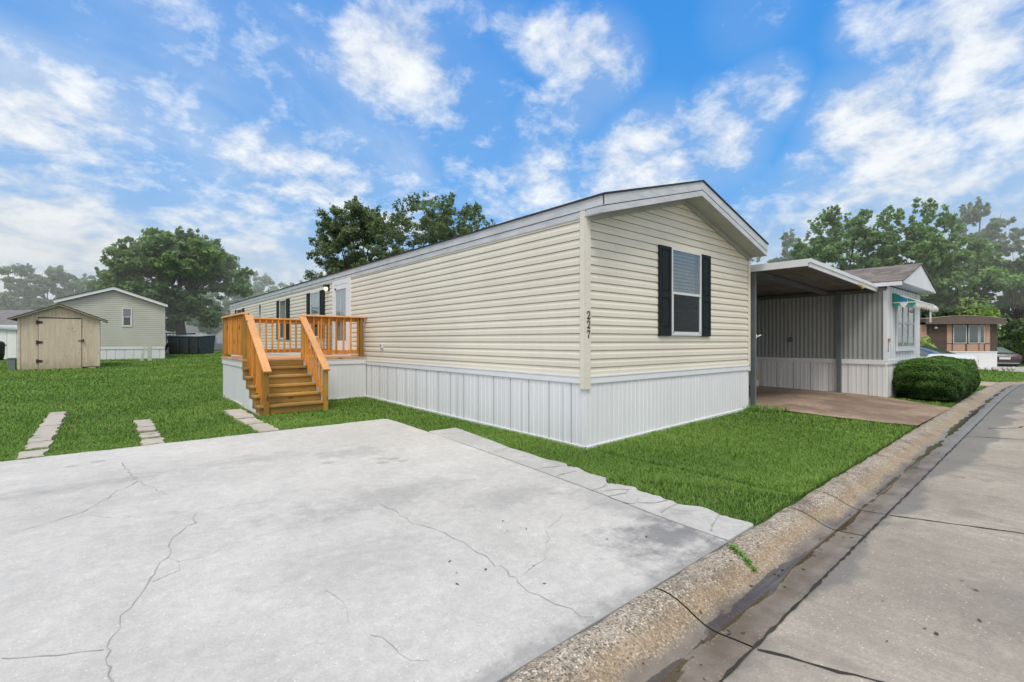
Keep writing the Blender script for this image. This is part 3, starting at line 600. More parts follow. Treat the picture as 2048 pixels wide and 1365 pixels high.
# ------------------------------------------------------------------ the wooden deck and its stairs
deck = thing('wooden_deck', 'orange stained timber deck with railings, stairs and white skirting at the mobile home door', 'deck', (0,0,0))
XL, YF, YB, ZD = -2.66, 6.95, 9.25, 1.035
gd = lambda y: float(G(-2, y))
k = 0; y = YF-.03
while y < YB:
    mb = MB(); mb.box(XL-.03 , -.035, y, min(y+.138, YB+.02), ZD-.038, ZD); mb.build('deck_board', W_BOARD, deck, bevel=.003); y += .144; k += 1
mb = MB(); mb.box(XL+.02,-.04,YF+.012,YF+.05,ZD-.23,ZD-.038); mb.box(XL+.02,-.04,YB-.05,YB,ZD-.23,ZD-.038); mb.box(XL+.02,XL+.06,YF+.05,YB-.05,ZD-.23,ZD-.038); mb.build('rim_joist', W_RISER, deck)
FDL = lambda s, o, z: (XL+.01-o, s, z); FDF = lambda s, o, z: (s, YF+.005-o, z)
for F, a, b in ((FDL,YF+.0,YB),(FDF,-1.50,-.03)):
    mb = MB(); mb.fbox(F,a,b,.0,.022,ZD-.165,ZD-.06); mb.fbox(F,a,b,.0,.03,ZD-.06,ZD-.042); mb.build('skirt_band', M['white'], deck)
fine = ((.0,-.003),(.02,.003),(.48,.003),(.5,-.003),(.52,.003),(.98,.003))
mb = MB(); ribbed(mb, FDL, YF, YB, lambda s: gd(s)+.02, ZD-.165, pitch=.2, ribs=fine); mb.fbox(FDL,YF,YB,.0,.02,.07,.095); mb.build('skirting', [M['skirt'], M['skirt']], deck)
mb = MB(); ribbed(mb, FDF, -1.5, -.015, lambda s: gd(YF)-.01, ZD-.165, pitch=.2, ribs=fine); mb.fbox(FDF,-1.5,-.015,.0,.02,.055,.08); mb.build('skirting', [M['skirt'], M['skirt']], deck)
mb = MB(); mb.box(XL-.03,XL+.03,5.5,YB,.0,.07); mb.build('base_board', M['paver'], deck)
# stairs: six risers, five treads between stepped sides
SX0, SX1 = XL-.0, -1.50; NR = 6; RH = (ZD-.055)/NR; RUN = .285
for i in range(NR):
    zt = ZD-i*RH; yr = YF-.035-i*RUN
    mb = MB(); mb.box(SX0-.02, SX1+.0, yr-.02, yr+.018, zt-RH+.002, zt-(.040 if i else .040)); mb.build('riser', W_RISER, deck, bevel=.002)
    if i < NR-1:
        for q in (0, 1):
            mb = MB(); ya = yr-.02-RUN+.0-.03+q*(RUN/2+.01); mb.box(SX0-.045, SX1+.012, ya, ya+RUN/2+.005, zt-RH-.038, zt-RH); mb.build('tread', wood('tread_wood', (.42,.25,.07), (.30,.17,.04), 'x') if (i == 0 and q == 0) else bpy.data.materials['tread_wood'], deck, bevel=.003)
yE = YF-.035-(NR-1)*RUN
for xs_, nm in ((SX0-.018, 'stringer'), (SX1-.02, 'stringer')):
    pts = [(YF-.02, ZD-.04)]
    for i in range(NR):
        yr = YF-.035-i*RUN; zt = ZD-i*RH-.04
        pts += [(yr, zt), (yr, zt-RH if i < NR-1 else .06)]
    pts += [(yE+.30, .06), (YF-.02, ZD-.45)]
    mb = MB(); mb.prism(pts, lambda p, t: (t, p[0], p[1]), xs_, xs_+.038); mb.build(nm, W_RISER, deck)
# white infill panel under the stair flight on the driveway side (stepped)
pts = [(YF, ZD-.30)]
for i in range(1, NR): pts += [(YF-.035-i*RUN+.20, ZD-i*RH-.18), (YF-.035-i*RUN+.03, ZD-i*RH-.18-.0)]
pts = [(YF+.0, .07), (YF+.0, ZD-.26)]
for i in range(NR-1): pts += [(YF-.02-i*RUN-.03, ZD-.26-i*RH), (YF-.02-i*RUN-.03, ZD-.26-(i+1)*RH)]
pts = [p for p in pts if p[1] > .06]+[(pts[-1][0], .07)]
mb = MB(); mb.prism(pts, lambda p, t: (t, p[0], p[1]), XL-.022, XL-.0185); mb.build('stair_skirting', M['skirt'], deck)
ZR = 2.0
def post(x, y, z0, z1, w=.088):
    mb = MB(); mb.box(x-w/2, x+w/2, y-w/2, y+w/2, z0, z1); return mb.build('post', W_POST, deck, bevel=.005)
PX = XL+.045
for x, y in ((PX,YF+.03),(PX,YB-.05),(-1.46,YF+.03),(-.13,YF+.03),(-.13,YB-.05)): post(x, y, ZD, ZR-.038)
post(PX+.04, yE-.03, .0, .86); post(SX1+.0, yE-.03, .0, .84)
def railx(x0, x1, y, out, name='rail'):
    for za, zb in ((ZR-.135,ZR-.04),(ZD+.075,ZD+.165)):
        mb = MB(); mb.box(x0, x1, y+.0, y+.038, za, zb); mb.build('rail', W_RAIL, deck, bevel=.003)
def raily(y0, y1, x):
    for za, zb in ((ZR-.135,ZR-.04),(ZD+.075,ZD+.165)):
        mb = MB(); mb.box(x, x+.038, y0, y1, za, zb); mb.build('rail', W_RAILY, deck, bevel=.003)
def bal(x, y, z0, z1, w=.036):
    mb = MB(); mb.box(x-w/2, x+w/2, y-w/2, y+w/2, z0, z1); mb.build('baluster', W_BAL, deck, bevel=.002)
railx(-1.42,-.05,YF+.03,0); railx(PX,-.05,YB-.07,0); raily(YF+.07,YB-.09,PX-.0)
n = 8
for i in range(1, n): bal(-1.42+i*(1.37/n), YF+.008, ZD+.07, ZR-.05)
n = 17
for i in range(1, n): bal(PX+.04+i*(2.45/n), YB-.09, ZD+.08, ZR-.05)
n = 15
for i in range(1, n): bal(PX-.02, YF+.05+i*((YB-YF-.12)/n), ZD+.07, ZR-.05)
mb = MB(); mb.box(-1.53,.0-.02,YF-.045,YF+.095,ZR-.038,ZR); mb.build('rail_cap', W_CAP, deck, bevel=.004)
mb = MB(); mb.box(PX-.07,PX+.07,YF-.045,YB+.06,ZR-.038,ZR); mb.build('rail_cap', W_CAPY, deck, bevel=.004)
mb = MB(); mb.box(PX+.072,-.03,YB-.11,YB+.03,ZR-.038,ZR); mb.build('rail_cap', W_CAP, deck, bevel=.004)
for x in (PX+.045, SX1+.0):
    ya, yb, za, zb = YF-.012, yE-.115, 1.955, .84
    mb = MB(); mb.beam((x,ya,za),(x,yb,zb),.14,.038); mb.build('rail_cap', W_CAPY, deck, bevel=.004)
    sl = (za-zb)/(ya-yb)
    mb = MB(); mb.beam((x,ya,za-.078),(x,yb+.06,zb+.06*sl-.078),.036,.088); mb.build('rail', W_RAILY, deck)
    tl = lambda y: (ZD-.0)-(YF-y)*RH/RUN+.13
    xb = x
    mb = MB(); mb.beam((x,ya+.01,tl(YF)+.02),(x,yE+.02,tl(yE)+.0),.036,.088); mb.build('rail', W_RAILY, deck)
    for i in range(1, 8):
        y = YF-.02-i*(YF-yE)/8; bal(x-.034, y, tl(y)-.04-(.18 if x < -2 else 0), za-sl*(ya-y)-.05)
# ------------------------------------------------------------------ shed in the lawn
sy = 22.95; zs = .26
shed = thing('garden_shed', 'weathered tan plywood shed with a wide strap-hinged door and low gable roof', 'shed', (0,0,0))
def shedwood():
    m, nb, b = newmat('weathered_plywood'); o = nb.obj()
    g = nb.noise(nb.scale(o, (7,7,.5)), 2.5, 5, .6); col = nb.mix(nb.ramp(g, .3, .7), (.50,.415,.315), (.60,.51,.395))
    z = nb.n.new('ShaderNodeSeparateXYZ'); nb.l.new(o, z.inputs[0])
    spots = nb.ramp(nb.noise(nb.scale(o, (1,1,.7)), 7, 6, .75), .56, .68, 0, .8)
    region = nb.ramp(nb.math('ABSOLUTE', nb.math('SUBTRACT', z.outputs[0], -5.85)), .1, .8, 1, .15); col = nb.mix(nb.math('MULTIPLY', spots, region), col, (.14,.13,.07))
    low = nb.ramp(nb.math('ADD', z.outputs[2], nb.math('MULTIPLY', nb.noise(nb.scale(o,(3,3,1)), 3, 5), .9)), .6, 1.3, .55, 0); col = nb.mix(low, col, (.22,.20,.13))
    gr = nb.math('PINGPONG', z.outputs[0], .1); nb.put(b.inputs['Base Color'], nb.mix(nb.ramp(gr, .0, .006, .35, 0), col, (.2,.16,.1))); b.inputs['Roughness'].default_value = .85
    nb.put(b.inputs['Normal'], nb.bump(g, .3, .01)); return m
M['shedw'] = shedwood(); M['shedt'] = pmat('shed_trim', (.57,.51,.41), .8, var=.15, vs=4)
FSH = lambda s, o, z: (s, sy-o, z)
x0, x1, xm, ez, rz_ = -7.50, -5.02, -6.28, 2.36, 2.90
sl = (rz_-ez)/(x1-xm)
mb = MB(); mb.prism([(x0,zs-.03),(-5.62,zs-.03),(-5.62,zs+.07),(x1,zs+.07),(x1,ez),(xm,rz_),(x0,ez)], lambda p, t: (p[0], t, p[1]), sy, sy+2.6); mb.build('wall', M['shedw'], shed)
mb = MB(); mb.fbox(FSH,-6.90,-5.61,.0,.035,zs-.02,2.33); dd = mb.build('door', M['shedw'], shed, bevel=.004)
mb = MB(); mb.fbox(FSH,-6.92,-5.60,.0,.02,2.335,2.375); mb.build('door_gap', M['darkgap'], shed)
mb = MB(); mb.fbox(FSH,-6.915,-6.90,.0,.01,zs,2.34); mb.fbox(FSH,-5.61,-5.598,.0,.01,zs,2.34); mb.build('door_gap', M['shutter'], shed)
M['rust'] = pmat('rusty_iron', (.045,.035,.03), .7, var=.4, vs=20)
for z in (2.17, 1.36, .60):
    mb = MB(); mb.fbox(FSH,-6.97,-6.915,.005,.05,z-.075,z+.075)
    mb.add([FSH(-6.91,.037,z-.06),FSH(-6.78,.037,z-.035),FSH(-6.78,.037,z+.035),FSH(-6.91,.037,z+.06),FSH(-6.91,.052,z-.06),FSH(-6.78,.052,z-.035),FSH(-6.78,.052,z+.035),FSH(-6.91,.052,z+.06)], [(0,1,2,3),(4,7,6,5),(0,4,5,1),(1,5,6,2),(2,6,7,3),(3,7,4,0)])
    mb.build('hinge', M['rust'], dd)
mb = MB(); mb.fbox(FSH,-5.70,-5.52,.036,.055,1.40,1.44); mb.fbox(FSH,-5.58,-5.53,.055,.10,1.37,1.47); mb.tube([FSH(-5.555,.08,1.45),FSH(-5.555,.08,1.50)],.02,8); mb.build('latch', M['rust'], dd)
mb = MB(); mb.fbox(FSH,x1-.09,x1+.0,.0,.022,zs+.07,ez-.0); mb.build('corner_board', M['shedt'], shed)
mb = MB(); mb.fbox(FSH,x0-.0,x0+.075,.0,.022,zs,ez-.0); mb.build('corner_board', M['shedt'], shed)
mb = MB()
for a, b in ((x0-.26, xm), (x1+.26, xm)):
    za = ez-sl*.26+.015; mb.prism([(a,za),(b,rz_+.012),(b,rz_+.045),(a,za+.03)], lambda p, t: (p[0], t, p[1]), sy-.22, sy+2.7)
mb.build('roof', M['shingle_dark'], shed)
mb = MB()
for a, b in ((x0-.25, xm), (x1+.25, xm)):
    za = ez-sl*.25; mb.prism([(a,za-.035),(b,rz_-.04),(b,rz_+.012),(a,za+.014)], lambda p, t: (p[0], t, p[1]), sy-.19, sy-.17)
mb.build('rake_board', M['shedt'], shed)
M['greybox'] = pmat('grey_plastic', (.16,.18,.19), .6)
bx_ = thing('utility_box', 'small grey box standing against the left side of the tan shed', 'box', (-7.62, 23.1, .25))
mb = MB(); mb.box(-.14,.06,-.12,.16,.0,.46); mb.build('cabinet', M['greybox'], bx_, bevel=.01)
mb = MB(); mb.box(-.16,.08,-.14,.18,.46,.49); mb.build('lid', M['greybox'], bx_, bevel=.006)
mb = MB(); mb.box(-5.38,-5.15,22.72,22.86,.235,.30); tag(mb.build('paver_block', M['paver'], bevel=.01), 'flat grey block lying at the right front corner of the tan shed', 'block')

# ------------------------------------------------------------------ sage neighbour home behind the shed
ny = 30.84; zn = .37
nb_home = thing('sage_home', 'sage green mobile home with white rake boards and one narrow window, behind the tan shed', 'house')
M['sage'] = pmat('sage_vinyl', (.50,.505,.445), .5, var=.07, vs=.8); M['sagegap'] = pmat('sage_gap', (.22,.23,.18), .8)
FN = lambda s, o, z: (s, ny-o, z); a0, a1 = -6.80, -2.15; am = -4.50; ne, nr = 3.50, 4.33; slN = (nr-ne)/(a1-am)
def rgn(z):
    if z <= ne-.05: return (a0, a1)
    d = (z-ne+.05)/slN; return (a0+d, a1-d) if d < 2.25 else None
mb = MB(); siding(mb, FN, rgn, 1.06, 28, deep=.016); mb.build('gable_wall', [M['sage'], M['sagegap']], nb_home)
mb = MB(); mb.prism([(a0,zn-.1),(a1,zn-.1),(a1,ne-.04),(am,nr-.04),(a0,ne-.04)], lambda p, t: (p[0], t, p[1]), ny+.02, ny+15); mb.build('wall', M['sage'], nb_home)
mb = MB(); mb.fbox(FN,a1-.09,a1+.01,.01,.035,1.04,ne-.05); mb.build('corner_board', M['sage'], nb_home)
mb = MB(); ribbed(mb, FN, a0, a1, lambda s: zn-.03, .95, pitch=.4); mb.build('skirting', [M['skirt'], M['skirtgap']], nb_home)
mb = MB(); mb.fbox(FN,a0,a1,.0,.03,.95,1.06); mb.build('skirt_band', M['white'], nb_home)
mb = MB()
for a, b in ((a0-.12, am), (a1+.12, am)):
    za = ne-slN*.12+.12; mb.prism([(a,za),(b,nr+.12),(b,nr+.15),(a,za+.03)], lambda p, t: (p[0], t, p[1]), ny-.25, ny+15)
mb.build('roof', M['shingle_dark'], nb_home)
for a, b in ((a0-.12, am), (a1+.12, am)):
    za = ne-slN*.12; mb = MB(); mb.prism([(a,za-.05),(b,nr-.05),(b,nr+.12),(a,za+.12)], lambda p, t: (p[0], t, p[1]), ny-.22, ny-.19); mb.build('rake_board', M['white'], nb_home)
window(nb_home, FN, -4.14, -3.68, 2.22, 3.30, blind='none', fw=.06, split=2.78, lowscreen=False, o=.017)
# pedestal and leaning board in front of it
ped = thing('utility_pedestal', 'pale grey-green utility pedestal with a lean white board, standing before the sage home', 'utility post', (-3.02, 28.2, .36))
M['pgreen'] = pmat('pale_green_metal', (.50,.54,.48), .5)
mb = MB(); mb.box(-.09,.09,-.08,.08,-.05,.84); mb.box(-.10,.10,-.09,.09,.84,.87); mb.build('cabinet', M['pgreen'], ped, bevel=.01)
mb = MB(); mb.hexa([(-.42,-.05,-.05),(-.28,-.05,-.05),(-.28,.0,-.05),(-.42,.0,-.05),(-.24,-.02,.86),(-.16,-.02,.86),(-.16,.0,.86),(-.24,.0,.86)]); mb.build('side_board', M['pgreen'], ped)

# ------------------------------------------------------------------ dumpster, dark rail, background buildings
M['dump'] = pmat('dark_blue_steel', (.05,.055,.06), .6, var=.25, vs=3); M['lidw'] = pmat('dumpster_lid', (.10,.16,.20), .5, var=.3); M['palelid'] = pmat('pale_rim', (.35,.40,.42), .5)
dm = thing('dumpster', 'dark blue-grey dumpster with sloped lids standing in the grass beyond the deck', 'dumpster', (.1, 38.8, .36), radians(-40))
mb = MB(); mb.hexa([(-1.15,-.8,.12),(1.15,-.8,.12),(1.15,.8,.12),(-1.15,.8,.12),(-1.2,-.95,1.38),(1.2,-.95,1.38),(1.2,.95,1.45),(-1.2,.95,1.45)]); mb.build('bin', M['dump'], dm, bevel=.03)
for a, b in ((-1.22,-.02),(.02,1.24)):
    mb = MB(); mb.hexa([(a,-1.0,1.39),(b,-1.0,1.37),(b,1.0,1.5),(a,1.0,1.5),(a,-1.0,1.44),(b,-1.0,1.42),(b,1.0,1.54),(a,1.0,1.54)]); mb.build('lid', M['lidw'] if a < -1 else M['palelid'], dm, bevel=.01)
for a in (-1.0,-.35,.35,1.0):
    mb = MB(); mb.box(a-.04,a+.04,-1.0,-.86,.2,1.34); mb.build('rib', M['dump'], dm)
for a in (-.9, .9):
    mb = MB(); mb.box(a-.12,a+.12,-.7,-.5,-.02,.14); mb.build('foot', M['black'], dm)
mb = MB(); mb.tube([(-1.25,-.5,1.1),(-1.75,-.7,.0)], .09, 8); mb.build('ramp_arm', M['black'], dm)
pr = thing('porch', 'dark railed porch at the right side of the sage home', 'porch', (-1.3, 43.6, .42), radians(-40))
M['darkwood'] = pmat('dark_brown_wood', (.05,.038,.03), .7)
mb = MB(); mb.box(-.1,2.6,0,1.6,.0,.42); mb.build('skirting', M['greybox'] if False else pmat('grey_skirt', (.36,.37,.38), .6), pr)
mb = MB(); mb.box(-.1,2.6,-.05,1.6,.43,.50); mb.build('floor', M['white'], pr)
for z in (.60, 1.55): mb = MB(); mb.box(.0,2.6,-.03,.05,z,z+.08); mb.build('rail', M['darkwood'], pr)
mb = MB(); mb.box(-.08,.07,-.05,.08,.5,2.1); mb.build('post', M['darkwood'], pr)
for i in range(9): mb = MB(); mb.box(.25+i*.27,.30+i*.27,-.01,.03,.65,1.56); mb.build('baluster', M['darkwood'], pr)
M['rooftile'] = pmat('grey_roof', (.20,.19,.195), .9, var=.25, vs=6); M['palewall'] = pmat('pale_wall', (.62,.64,.68), .6)
def simple_house(name, lab, loc, rz, w, d, h, rh, wallm, roofm, band=True):
    t = thing(name, lab, 'house', loc, rz)
    mb = MB(); mb.prism([(0,-.5),(0,h),(d/2,h+rh*.96),(d,h),(d,-.5)], lambda p, q: (q, p[0], p[1]), 0, w); mb.build('wall', wallm, t)
    mb = MB()
    for y0, y1 in ((-.4, d/2), (d+.4, d/2)):
        s_ = rh/(d/2); mb.prism([(y0,h-.4*s_+.05),(y1,h+rh+.05),(y1,h+rh+.12),(y0,h-.4*s_+.12)], lambda p, q: (q, p[0], p[1]), -.3, w+.3)
    mb.build('roof', roofm, t)
    mb = MB(); mb.box(-.3,w+.3,-.43,-.40,h-.18-.4*rh/(d/2),h+.08-.4*rh/(d/2)); mb.build('fascia', M['white'], t)
    for i in range(int(w//3)):
        mb = MB(); mb.box(1+i*3,1.9+i*3,-.05,-.0,h-1.6,h-.5); wf = mb.build('window', M['white'], t)
        mb = MB(); mb.box(1.08+i*3,1.82+i*3,-.07,-.05,h-1.52,h-.58); mb.build('pane', M['pane_dark'], wf)
    return t
simple_house('pale_house', 'pale house with a grey roof partly hidden behind the big round tree', (-1.5, 71, .4), radians(-38), 9, 6, 2.1, 1.5, M['palewall'], M['rooftile'])
simple_house('pale_house', 'low grey-roofed house at the left edge behind the tan shed', (-14.5, 47.6, .4), radians(-40), 9.0, 5, 2.2, 1.0, pmat('sage_far', (.40,.42,.36), .7), M['rooftile'])
ws = thing('white_shed', 'white panelled shed at the left edge beside the tan shed', 'shed', (-11.6, 36.6, .3), radians(-25))
mb = MB(); ribbed(mb, lambda s, o, z: (s, -o, z), 0, 3.6, lambda s: -.1, 1.75, pitch=.45); mb.box(.01,3.59,.02,2.2,-.1,1.74); mb.build('wall', [M['white'], M['skirtgap']], ws)
mb = MB(); mb.hexa([(-.15,-.15,1.95),(3.75,-.15,1.70),(3.75,2.3,1.75),(-.15,2.3,2.0),(-.15,-.15,2.03),(3.75,-.15,1.78),(3.75,2.3,1.83),(-.15,2.3,2.08)]); mb.build('roof', M['palelid'], ws)
tb = thing('trash_bin', 'dark rounded bin just showing at the left edge of the view', 'bin', (-9.35, 33.6, .35))
mb = MB(); mb.tube([(0,0,0),(0,0,.3),(0,0,.9),(0,0,1.02),(0,0,1.08)], [.26,.32,.35,.28,.1], 14); mb.build('barrel', M['black'], tb, smooth=True)
mb = MB(); mb.tube([(.33,-.08,.8),(.40,-.08,.85),(.33,.1,.8)], .02, 6); mb.build('handle', M['black'], tb)
ms = thing('small_shed', 'small cream and grey shed far back to the left of the deck', 'shed', (4.55, 58.6, .4), radians(-35))
mb = MB(); mb.prism([(0,-.2),(1.6,-.2),(1.6,1.75),(.8,2.45),(0,1.75)], lambda p, q: (p[0], q, p[1]), 0, 3); mb.build('wall', pmat('cream_far', (.55,.53,.42), .7), ms)
mb = MB()
for a in (-.1, 1.7): mb.prism([(a,1.70),(.8,2.48),(.8,2.56),(a,1.78)], lambda p, q: (p[0], q, p[1]), -.15, 3.1)
mb.build('roof', M['rooftile'], ms)
mb = MB(); mb.box(1.61,1.65,.2,2.8,-.1,1.6); mb.build('side_panel', pmat('grey_far', (.35,.36,.38), .7), ms)

# ------------------------------------------------------------------ wheels and cars
M['tyre'] = pmat('tyre_rubber', (.02,.02,.02), .8); M['rim'] = pmat('alloy_rim', (.5,.5,.52), .35, metal=.8)
M['taillight'] = pmat('red_lens', (.45,.02,.02), .25); M['plate'] = pmat('licence_plate', (.7,.7,.68), .5); M['chrome'] = pmat('chrome', (.7,.7,.72), .2, metal=.9)
M['carglass'] = pmat('car_glass', (.05,.075,.08), .05, spec=.9); M['carglass_pale'] = pmat('car_rear_glass', (.22,.32,.33), .08, spec=.9)
def wheel(par, x, y, r=.33, w=.22):
    mb = MB(); mb.tube([(x-w/2,y,r),(x+w/2,y,r)], r, 20); wh = mb.build('wheel', M['tyre'], par)
    mb = MB(); sg = 1 if x > 0 else -1; mb.tube([(x+sg*(w/2-.01),y,r),(x+sg*(w/2+.012),y,r)], r*.62, 14); mb.build('rim', M['rim'], wh)
def sedan(lab, paint, loc, rz, glass):
    """length along -y (rear) .. +y (front); lofted sections"""
    t = thing('sedan_car', lab, 'car', loc, rz)
    ST = [(-2.42,.74,.42,.78,.80,.60),(-2.36,.84,.30,.88,.98,.70),(-2.15,.90,.22,.92,1.03,.76),(-1.75,.915,.20,.93,1.05,.78),(-1.35,.92,.20,.93,1.20,.70),(-.75,.925,.20,.93,1.40,.62),(-.1,.925,.20,.93,1.45,.60),(.45,.925,.20,.93,1.43,.60),(.95,.92,.20,.93,1.26,.66),(1.35,.915,.20,.92,1.04,.76),(1.8,.90,.20,.86,.95,.74),(2.2,.82,.22,.76,.84,.66),(2.38,.66,.32,.62,.68,.50)]
    secs = []
    for y, w, zl, zb, zt, wt in ST:
        secs.append([(w*.86,zl),(w*.98,zl+.12),(w,(zl+zb)/2),(w*.97,zb),(wt if zt-zb > .15 else w*.86,zb+(zt-zb)*.75),(wt*.86,zt)])
    V = []; k = 12
    for (y, *_), s_ in zip(ST, secs):
        V += [(x, y, z) for x, z in s_]+[(-x, y, z) for x, z in s_[::-1]]
    F = []; mi = []
    for i in range(len(ST)-1):
        for j in range(k):
            j2 = (j+1) % k; F.append((i*k+j, i*k+j2, (i+1)*k+j2, (i+1)*k+j))
            m_ = 0
            zt0, zb0 = ST[i][4], ST[i][3]; zt1 = ST[i+1][4]; tall = zt0-zb0 > .15 or zt1-ST[i+1][3] > .15
            if tall and j in (3, 7) and 3 <= i <= 8: m_ = 1
            if tall and j in (4, 5, 6) and i in (3, 4): m_ = 1 if j == 5 or i >= 3 else 0
            if tall and j in (4, 5, 6) and i in (7, 8): m_ = 1
            mi.append(m_)
    F += [tuple(range(k)), tuple((len(ST)-1)*k+j for j in range(k))[::-1]]; mi += [0, 0]
    body = MB(); gl = MB()
    for f, m_ in zip(F, mi):
        (gl if m_ else body).add([V[q] for q in f], [tuple(range(len(f)))])
    def weld(mb_, name, mat):
        o = mb_.build(name, mat, t, smooth=True, recalc=False); bm = bmesh.new(); bm.from_mesh(o.data); bmesh.ops.remove_doubles(bm, verts=bm.verts, dist=.0005); bmesh.ops.recalc_face_normals(bm, faces=bm.faces); bm.to_mesh(o.data); bm.free(); return o
    bo = weld(body, 'body', paint); weld(gl, 'windows', glass) if False else weld(gl, 'window_glass', glass)
    for x in (-.84, .84):
        for y in (-1.42, 1.42): wheel(t, x, y)
    for sg in (-1, 1):
        mb = MB(); mb.hexa([(sg*.42,-2.46,.74),(sg*.86,-2.36,.72),(sg*.86,-2.20,.72),(sg*.42,-2.3,.74),(sg*.42,-2.44,.84),(sg*.86,-2.33,.88),(sg*.88,-2.20,.88),(sg*.42,-2.3,.84)]); mb.build('tail_light', M['taillight'], t)
        mb = MB(); mb.hexa([(sg*.90,.62,.98),(sg*1.06,.62,.98),(sg*1.06,.74,.98),(sg*.90,.74,.98),(sg*.90,.62,1.10),(sg*1.08,.62,1.12),(sg*1.06,.74,1.10),(sg*.90,.74,1.10)]); mb.build('wing_mirror', paint, t, bevel=.01)
        mb = MB(); mb.hexa([(sg*.42,2.30,.60),(sg*.74,2.18,.60),(sg*.74,2.1,.60),(sg*.42,2.2,.60),(sg*.42,2.32,.72),(sg*.76,2.18,.74),(sg*.76,2.1,.74),(sg*.42,2.2,.72)]); mb.build('headlight', M['chrome'], t)
    mb = MB(); mb.box(-.27,.27,-2.455,-2.43,.62,.77); mb.build('licence_plate', M['plate'], t)
    mb = MB(); mb.box(-.68,.68,-2.43,-2.40,.36,.40); mb.box(-.4,.4,-2.45,-2.42,.80,.83); mb.build('bumper_trim', M['chrome'], t)
    mb = MB(); mb.box(-.72,.72,-2.41,-2.2,.22,.36); mb.build('bumper', M['black'], t, bevel=.02)
    return t
M['paint_dark'] = pmat('dark_plum_paint', (.045,.038,.048), .25, spec=.7, var=.03); M['paint_grey'] = pmat('grey_brown_paint', (.66,.65,.66), .3, metal=.0, spec=.7, var=.03)
sedan('dark plum sedan parked at the right edge beyond the brown home, tail towards the street', M['paint_dark'], (41.8, .0, -.40), radians(-65), M['carglass_pale'])
c_ = sedan('grey sedan half hidden behind the clipped hedge', M['paint_grey'], (20.3, .75, -.02), radians(-25), M['carglass']); c_.scale = (1, 1, .9)

tk = thing('pickup_truck', 'grey pickup truck tail just visible left of the deck', 'truck', (4.35, 52.6, .05), radians(52))
mb = MB(); mb.box(-.95,.95,-2.7,.1,.5,1.12); mb.box(-.95,.95,.1,2.6,.5,1.1); mb.hexa([(-.92,.1,1.1),(.92,.1,1.1),(.92,1.7,1.1),(-.92,1.7,1.1),(-.75,.25,1.75),(.75,.25,1.75),(.75,1.3,1.75),(-.75,1.3,1.75)]); mb.build('body', M['paint_grey'], tk, bevel=.05)
for x in (-.86,.86):
    for y in (-1.7,1.8): wheel(tk, x, y, .38)
    mb = MB(); mb.box(x-.09,x+.09,-2.74,-2.68,.72,1.08); mb.build('tail_light', M['taillight'], tk)

# ------------------------------------------------------------------ neighbour home 228 with its carport
n8 = thing('corrugated_home', 'grey corrugated mobile home with white skirting, striped awning and the number 228', 'mobile home')
M['corr'] = pmat('corrugated_grey', (.31,.325,.33), .55, var=.1, vs=1.5, stretch=(1,1,.3)); M['corrgap'] = pmat('corrugated_gap', (.17,.18,.18), .7)
M['panel'] = pmat('white_panel', (.66,.69,.72), .5, var=.1, vs=1.6, stretch=(1,1,.3), dirt=(.9,1.25,(.42,.43,.42),.5)); M['panelgap'] = pmat('panel_gap', (.55,.58,.61), .6)
NX, NY, NW, NL = 9.45, -1.20, 3.66, 15.; gz8 = float(G(9.5,-1))
F8S = lambda s, o, z: (NX-o, s, z); F8F = lambda s, o, z: (s, NY-o, z)
corr = tuple((i/12, .012*(1-cos(2*pi*i/12))/2*2) for i in range(12))
mb = MB(); ribbed(mb, F8S, NY+.06, NL, lambda s: .95, 2.62, pitch=.10, ribs=tuple((i/8, -.0045+.012*(.5-.5*cos(2*pi*i/8))) for i in range(8))); mb.build('corrugated_wall', [M['corr'], M['corr']], n8, smooth=False)
mb = MB(); mb.box(NX+.02,NX+NW-.02,NY+.02,NL,gz8-.05,2.70); mb.build('wall_core', M['corr'], n8)
mb = MB(); ribbed(mb, F8F, NX+.05, NX+NW-.4, lambda s: .95, 2.74, pitch=.3, ribs=((0,-.006),(.04,.001),(.5,.001),(.52,-.002),(.56,.001))); mb.fbox(F8F,NX+NW-.4,NX+NW,-.0,.008,.95,2.74); mb.build('front_wall', [M['panel'], M['panelgap']], n8)
mb = MB(); mb.fbox(F8F,NX-.02,NX+.06,.0,.025,.93,2.66); mb.fbox(F8S,NY,NY+.06,.0,.025,.93,2.62); mb.build('corner_post', M['white'], n8)
for F, a, b in ((F8S,NY,NL),(F8F,NX,NX+NW)):
    mb = MB(); mb.fbox(F,a,b,.0,.03,.845,.955); mb.build('skirt_band', M['white'], n8)
mb = MB(); ribbed(mb, F8S, NY, NL, lambda s: float(G(9.5,s))-.01, .845, pitch=.42); mb.build('skirting', [M['skirt'], M['skirtgap']], n8)
mb = MB(); ribbed(mb, F8F, NX, NX+NW, lambda s: float(G(s,NY))-.03, .845, pitch=.42); mb.build('skirting', [M['skirt'], M['skirtgap']], n8)
